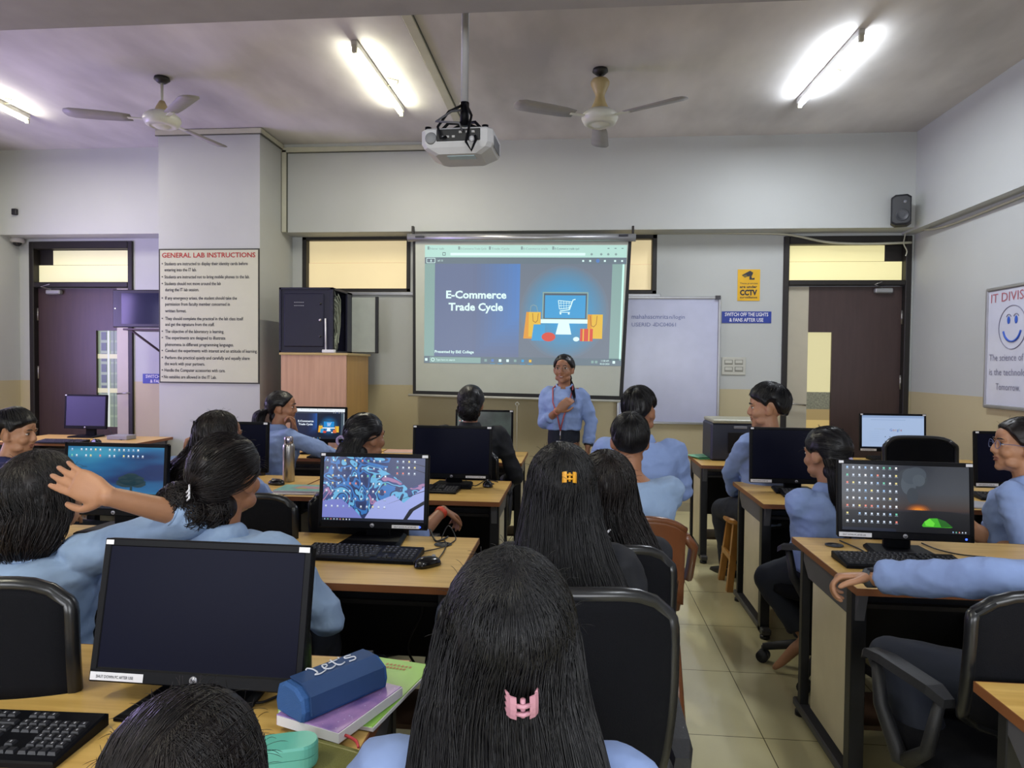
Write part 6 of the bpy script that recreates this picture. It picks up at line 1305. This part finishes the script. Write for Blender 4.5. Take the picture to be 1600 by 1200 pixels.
r_, i_ = person('person in blue from behind with her hand spread on her dark hair', 70, 775, 1.92, hyaw=-12, hpitch=6, s=1.03, seed=10, voxel=.0045, lean=(0, .04), skin=SKIN2, wide=1.05, shirt=SHIRT2,
    arms={'R': dict(sh=(.02, 0, .05), el=P(300, 808, Y=1.92), wr=P(168, 775, Y=1.735), hd=(-1, .0, .38), hn=(0, 1, -.2), curl=.13, cuff=.28, spread=.5, thumb=.55, free=True, hs=1.06, side=1)},
    hair='loose', hopt=dict(n=700, mat=HAIRB, thick=.016, r=.0013, puff=.004, drapes=[dict(path=[(0, -.045, .02), (0, -.06, -.05), (-.005, -.075, -.12), (-.01, -.08, -.17)], secs=[(.096, .07), (.110, .07), (.098, .06), (.05, .03)], n=700, curl=.35, wob=.07)], fly=80))
office_chair(P(370, 960, Y=1.7).x+.02, 1.74, 4, 'black office chair of the person with the bun, its arm showing beside the pencil case', .90, w=.42)
r_, i_ = person('person with a low messy bun and blue shirt, right behind the nearest monitor', 356, 748, 2.02, yaw=-5, hyaw=-4, hpitch=2, s=1.06, seed=11, voxel=.006, face=True, shirt=SHIRT2, wide=1.12,
    arms={'R': dict(el=P(505, 960, Y=2.02), wr=P(470, 905, Y=2.3))},
    hair='tied', hopt=dict(n=800, mat=HAIRB, gather=(-.35, -1, -.35), thick=.013, puff=.006, r=.0013, lift=.004, buns=[((-.075, -.115, -.055), .056, 420), ((-.035, -.11, -.085), .045, 220), ((.0, -.068, -.085), .046, 260)], fly=90, disp=.001))
m = MB(); q = i_['hq']+V((-.03, -.155, -.04)); [m.tube([q+V((0, 0, k*.012)), q+V((.014, -.008, k*.012+.01)), q+V((.002, .01, k*.012+.02))], .003, WHITE, 6) for k in range(3)]; m.build('hair_clip', parent=i_['hair'])
# --- centre
PL = mat('brown_moulded_plastic', '6a3f26', rough=.28, var=.06)
q = P(968, 850, Y=2.72); t = thing('plastic_chair', 'brown moulded plastic chair of the person with short hair', 'chair', (q.x, 2.80, 0), 0)
m = MB(); m.loft([[V((x*s_, y*s_+.0, z)) for x, y in ((-.22, -.2), (.22, -.2), (.24, .2), (.2, .23), (-.2, .23), (-.24, .2))] for s_, z in ((.96, .41), (1, .42), (1, .435), (.9, .43))], PL, False); m.build('seat', parent=t)
m = MB(); zt = P(1010, 812, Y=2.55).z
def bb(u, v): return V((u*.235, -.20-.05*v+.06*u*u, .43+v*(zt-.43)-.05*u**4*v))
m.loft([[bb(-1+2*i/12, v) for i in range(13)]+[bb(1-2*i/12, v)+V((0, -.012, 0)) for i in range(13)] for v in (.35, .5, .7, .88, .97, 1)], PL, True)
m.tube([bb(-1+2*i/12, 1) for i in range(13)], .014, PL, 8); m.build('backrest', parent=t)
for s_ in (-1, 1):
    m = MB(); m.tube([bb(s_, .95), bb(s_, .9)+V((s_*.04, .05, -.03)), V((s_*.28, .0, .64)), V((s_*.28, .16, .62)), V((s_*.26, .2, .44))], .018, PL, 8); m.build('armrest', parent=t)
for sx_ in (-1, 1):
    for sy_ in (-1, 1): m = MB(); m.tube([(sx_*.2, sy_*.18, .43), (sx_*.24, sy_*.22, 0)], [.025, .018], PL, 8); m.build('leg', parent=t)
r_, i_ = person('person with short cropped hair seen from behind, on the brown plastic chair', 984, 690, 2.93, fem=False, s=.97, seed=12, skin=SKIN, collar=False, wide=1.0, shirt=SHIRT2, seat=.44, arms={'R': dict(el=P(1032, 800, Y=3.0), wr=P(1010, 800, Y=3.2))},
    hair='short', hopt=dict(n=420, thick=.007, puff=.006, r=.0011, lift=.003, tuft=.003, hv=.005))
def stool(x, y, label, h=.60, yaw=0):
    t = thing('wooden_stool', label, 'stool', (x, y, 0), math.radians(yaw), 'wooden stools'); k = mat('varnished_pine', 'a8702e', rough=.35, var=.14, scale=4, stretch=(5, 5, .6), c2='c08a42')
    m = MB(); m.loft([[V((.17*s_*math.copysign(abs(math.cos(a))**.7, math.cos(a)), .15*s_*math.copysign(abs(math.sin(a))**.7, math.sin(a)), z)) for a in [q*2*PI/24 for q in range(24)]] for s_, z in ((.93, h-.04), (1, h-.03), (1, h-.01), (.95, h), (.4, h-.006))], k, False); m.build('seat', parent=t)
    for sx_ in (-1, 1):
        for sy_ in (-1, 1):
            m = MB(); m.loft([[V((x_+a_, y_+b_, z)) for a_, b_ in ((-.02, -.02), (.02, -.02), (.02, .02), (-.02, .02))] for x_, y_, z in ((sx_*.11, sy_*.09, h-.035), (sx_*.155, sy_*.13, 0))], k, False); m.build('leg', parent=t)
    for (a, b) in (((-.15, -.12, .16), (.15, -.12, .16)), ((-.15, .12, .16), (.15, .12, .16)), ((-.145, -.12, .22), (-.145, .12, .22)), ((.145, -.12, .22), (.145, .12, .22))):
        m = MB(); c = (V(a)+V(b))/2; d = V(b)-V(a); m.box(c, (abs(d.x)+.02, abs(d.y)+.02, .04), k, .003); m.build('stretcher', parent=t)
    return t
stool(P(1000, 780, Y=3.75).x, 3.72, 'wooden stool under the person turning right in front of the whiteboard', .52)
r_, i_ = person('person turning to the right in front of the whiteboard, elbow sticking out', 1000, 643, 3.72, yaw=-5, hyaw=-25, fem=False, s=1.0, seed=13, skin=SKIN, voxel=.007, face=True, seat=.52, wide=1.05,
    arms={'R': dict(el=P(1062, 748, Y=3.72), wr=P(1040, 705, Y=4.0), cuff=.9), 'L': dict(el=P(938, 725, Y=3.8), wr=P(960, 720, Y=4.0))},
    hair='short', hopt=dict(n=360, thick=.012, puff=.010, r=.0013, lift=.004, tuft=.006))
q = P(1158, 818, Y=4.72); stool(q.x+.07, 4.78, 'pine stool under the person with the red lanyard, at the right of the aisle', P(1158, 812, Y=4.65).z)
sz = P(1158, 812, Y=4.65).z
r_, i_ = person('person with thick black hair and red lanyard in profile on the pine stool', 1198, 638, 4.62, yaw=32, hyaw=48, fem=False, s=1.14, seed=14, skin=SKIN2, voxel=.006, face=True, seat=sz, lanyard=2, wide=1.0, lean=(0, .02), hpitch=-2,
    arms={'L': dict(el=P(1143, 735, Y=4.66), wr=P(1150, 772, Y=4.85), hd=(.5, .4, -.6), hn=(0, 0, -1), cuff=.85), 'R': dict(el=P(1235, 745, Y=4.75), wr=P(1215, 770, Y=4.95))},
    legs={'L': (P(1128, 795, Y=4.98), P(1140, 885, Y=5.0)), 'R': (P(1170, 790, Y=5.02), P(1170, 885, Y=5.05))},
    hair='fringe', hopt=dict(n=500, thick=.016, puff=.018, tuft=.008, lift=.005, r=.0015, fly=30, hv=.007))
HC_ = dict(n=900, r=.0013)
office_chair(P(868, 1000, Y=1.42).x, 1.62, 0, 'black office chair right behind the person with the yellow clip, nearest the aisle', P(868, 928, Y=1.36).z, w=.47)
r_, i_ = person('person with a yellow claw clip in long straight black hair, centre of the picture', 877, 765, 1.95, hyaw=6, s=1.0, seed=15, voxel=.007, shirt=JACKET, lean=(0, .05),
    hair='half', hopt=dict(n=900, r=.0013, gather=(.02, -1, .25), thick=.015, puff=.004, drapes=[dict(path=[(0, -.035, .03), (0, -.055, -.05), (.01, -.10, -.16), (.035, -.15, -.29), (.06, -.17, -.44)], secs=[(.093, .075), (.102, .075), (.125, .06), (.155, .045), (.14, .03)], n=1100, wob=.035)], fly=40))
claw(i_['hair'], i_['HM'], (.01, -.128, .055), (0, -1, .3), 'd89a28', 'yellow claw clip', .65)
office_chair(P(1010, 960, Y=2.0).x-.14, 2.22, 0, 'black office chair of the person with the white hair clip', P(1010, 860, Y=1.97).z, w=.42, arms=False)
r_, i_ = person('person with wavy brown-black hair and a white clip, right of the yellow clip person', 946, 765, 2.30, hyaw=10, s=1.0, seed=16, voxel=.008, shirt=JACKET, lean=(0, .06), arms={'R': dict(el=P(1000, 905, Y=2.38), wr=P(975, 900, Y=2.6))},
    hair='half', hopt=dict(n=500, r=.0014, mat=HAIRB, gather=(-.1, -1, -.1), thick=.014, puff=.004, drapes=[dict(path=[(0, -.035, .03), (.005, -.06, -.05), (.04, -.11, -.14), (.085, -.15, -.25), (.11, -.16, -.35)], secs=[(.090, .075), (.093, .07), (.105, .06), (.12, .05), (.07, .03)], n=800, wob=.06, curl=.5)], fly=40))
m = MB(); q = i_['hq']+V((-.01, -.155, -.115)); [m.tube([q, q+V((dx, -.005, dz_))], [.006, .003], WHITE, 6) for dx, dz_ in ((-.03, .045), (.025, -.005), (.02, .02), (-.01, .03))]; m.build('hair_clip', parent=i_['hair'])
# --- foreground heads
r_, i_ = person('person with a pink claw clip in long black hair, nearest the camera in the centre', 794, 992, .97, hyaw=10, hpitch=5, s=1.0, seed=17, voxel=.006, lean=(0, .03),
    hair='half', hopt=dict(n=1600, r=.0009, gather=(.05, -1, -.25), thick=.012, puff=.0, drapes=[dict(path=[(0, -.035, .03), (0, -.055, -.05), (.01, -.09, -.15), (.015, -.13, -.28), (.02, -.14, -.42)], secs=[(.091, .075), (.104, .075), (.125, .06), (.145, .045), (.14, .03)], n=2200, wob=.03)], fly=60))
claw(i_['hair'], i_['HM'], (.006, -.150, -.012), (0, -1, -.1), 'c08a9a', 'pink claw clip', .66)
office_chair(P(794, 1150, Y=.75).x, .62, 0, 'black office chair of the person with the pink clip', .80, arms=False, w=.40)
r_, i_ = person('person whose dark hair with a white clip shows at the bottom left edge', 297, 1240, .83, hyaw=5, s=1.02, seed=18, voxel=.008, lean=(0, .03),
    hair='half', hopt=dict(n=1500, mat=HAIRB, r=.0009, gather=(-.3, -1, -.1), thick=.014, puff=.002, lift=.004, drapes=[dict(path=[(0, -.035, .03), (0, -.055, -.05), (.0, -.10, -.16), (.0, -.13, -.30)], secs=[(.091, .075), (.100, .07), (.11, .05), (.08, .035)], n=900)], fly=120))
m = MB(); q = i_['HM']@V((-.06, -.098, .052)); m.tube([q+V((-.035, -.0, -.03)), q+V((-.015, -.012, .0)), q+V((.015, -.02, .012)), q+V((.04, -.02, .008)), q+V((.045, -.022, -.006)), q+V((.02, -.024, -.004))], .004, mat('pearl_clip', 'b8b49a', rough=.3), 8); m.build('hair_clip', parent=i_['hair'])
# --- right side
office_chair(P(1290, 950, Y=3.4).x+.03, 3.46, 60, 'black office chair of the ponytail person right of the aisle', .93, w=.42)
r_, i_ = person('person with a long ponytail and blue shirt looking left, legs crossed toward the aisle', 1290, 711, 3.42, yaw=18, hyaw=12, hpitch=-3, s=1.05, seed=19, voxel=.007, face=True, skin=SKIN2, lean=(0, -.0),
    arms={'L': dict(el=P(1262, 828, Y=3.45), wr=P(1290, 850, Y=3.6)), 'R': dict(el=P(1350, 830, Y=3.5), wr=P(1330, 850, Y=3.65))},
    legs={'L': (P(1200, 903, Y=3.50), P(1256, 990, Y=3.42), (-.75, .1, -.65), 1), 'R': (P(1235, 915, Y=3.72), P(1262, 1000, Y=3.75), (-.6, .8, 0), 1)},
    hair='tied', hopt=dict(n=360, gather=(.25, -1, 0), thick=.012, puff=.006, drapes=[dict(path=[(-.01, -.07, .0), (-.03, -.125, -.05), (-.035, -.15, -.16), (-.01, -.16, -.32)], secs=[(.05, .04), (.05, .04), (.045, .035), (.015, .012)], n=260)], fly=40))
m = MB(); q = i_['HM']@V((.0, -.14, -.03)); m.tube([q+V((-.01, 0, .03)), q+V((.0, -.01, -.03))], [.008, .014], mat('lavender_ribbon', 'b0a8c8', rough=.6), 8); m.build('hair_ribbon', parent=i_['hair'])
office_chair(P(1478, 760, Y=4.9).x, 5.05, 180, 'empty black office chair behind the desk of the open notebook', .98, arms=False, w=.50)
office_chair(P(1600, 860, Y=3.4).x+.10, 3.48, 38, 'black office chair of the person in glasses at the right frame edge', .90, w=.44)
r_, i_ = person('person in glasses and blue shirt in profile at the right frame edge', 1592, 698, 3.36, yaw=42, hyaw=40, hpitch=4, s=1.06, seed=20, voxel=.0055, face=True, glasses=2, skin=SKIN2,
    arms={'L': dict(el=P(1604, 842, Y=3.15), wr=P(1555, 848, Y=3.32), hd=(-.8, .1, .5), hn=(.3, .9, .2), curl=.5, cuff=.2, thumb=.9)},
    hair='tied', hopt=dict(n=300, mat=HAIRB, gather=(0, -1, .3), thick=.015, buns=[((0, -.12, .03), .045, 60)], fly=20))
office_chair(P(1590, 1040, Y=1.92).x, 2.02, 14, 'black office chair at the right with its looped arm in front of dark trousers', P(1540, 918, Y=1.80).z, w=.54)
r_, i_ = person('person reaching in from the right, smartwatch hand resting on the desk corner', 1690, 770, 2.10, yaw=30, hyaw=20, fem=False, s=1.06, seed=21, voxel=.0045, skin=SKIN2, lean=(-.02, .02),
    arms={'L': dict(sh=(0, .0, -.03), el=P(1555, 905, Y=2.03), wr=P(1358, 903, Y=2.30), hd=(-1, .15, -.05), hn=(.1, -.35, -1), curl=.75, cuff=.88, free=True, thumb=.6, spread=.3), 'R': dict(el=P(1790, 900, Y=2.2), wr=P(1760, 930, Y=2.4))},
    legs={'L': (P(1395, 1030, Y=2.2), P(1480, 1230, Y=2.0)), 'R': (P(1440, 1050, Y=2.42), P(1500, 1150, Y=2.5))},
    hair='short', hopt=dict(n=200, thick=.012))
el, wr, e1, dv = i_['sw'][0]; c = wr-dv*.005; m = MB(); m.tube([c-dv*.012, c+dv*.012], .031, mat('grey_watch_band', '3a4048'), 16); m.box(c+V((0, -.012, .028)), (.03, .032, .012), mat('watch_screen', '23262e', rough=.2), .003); m.build('smartwatch', parent=i_['body'])
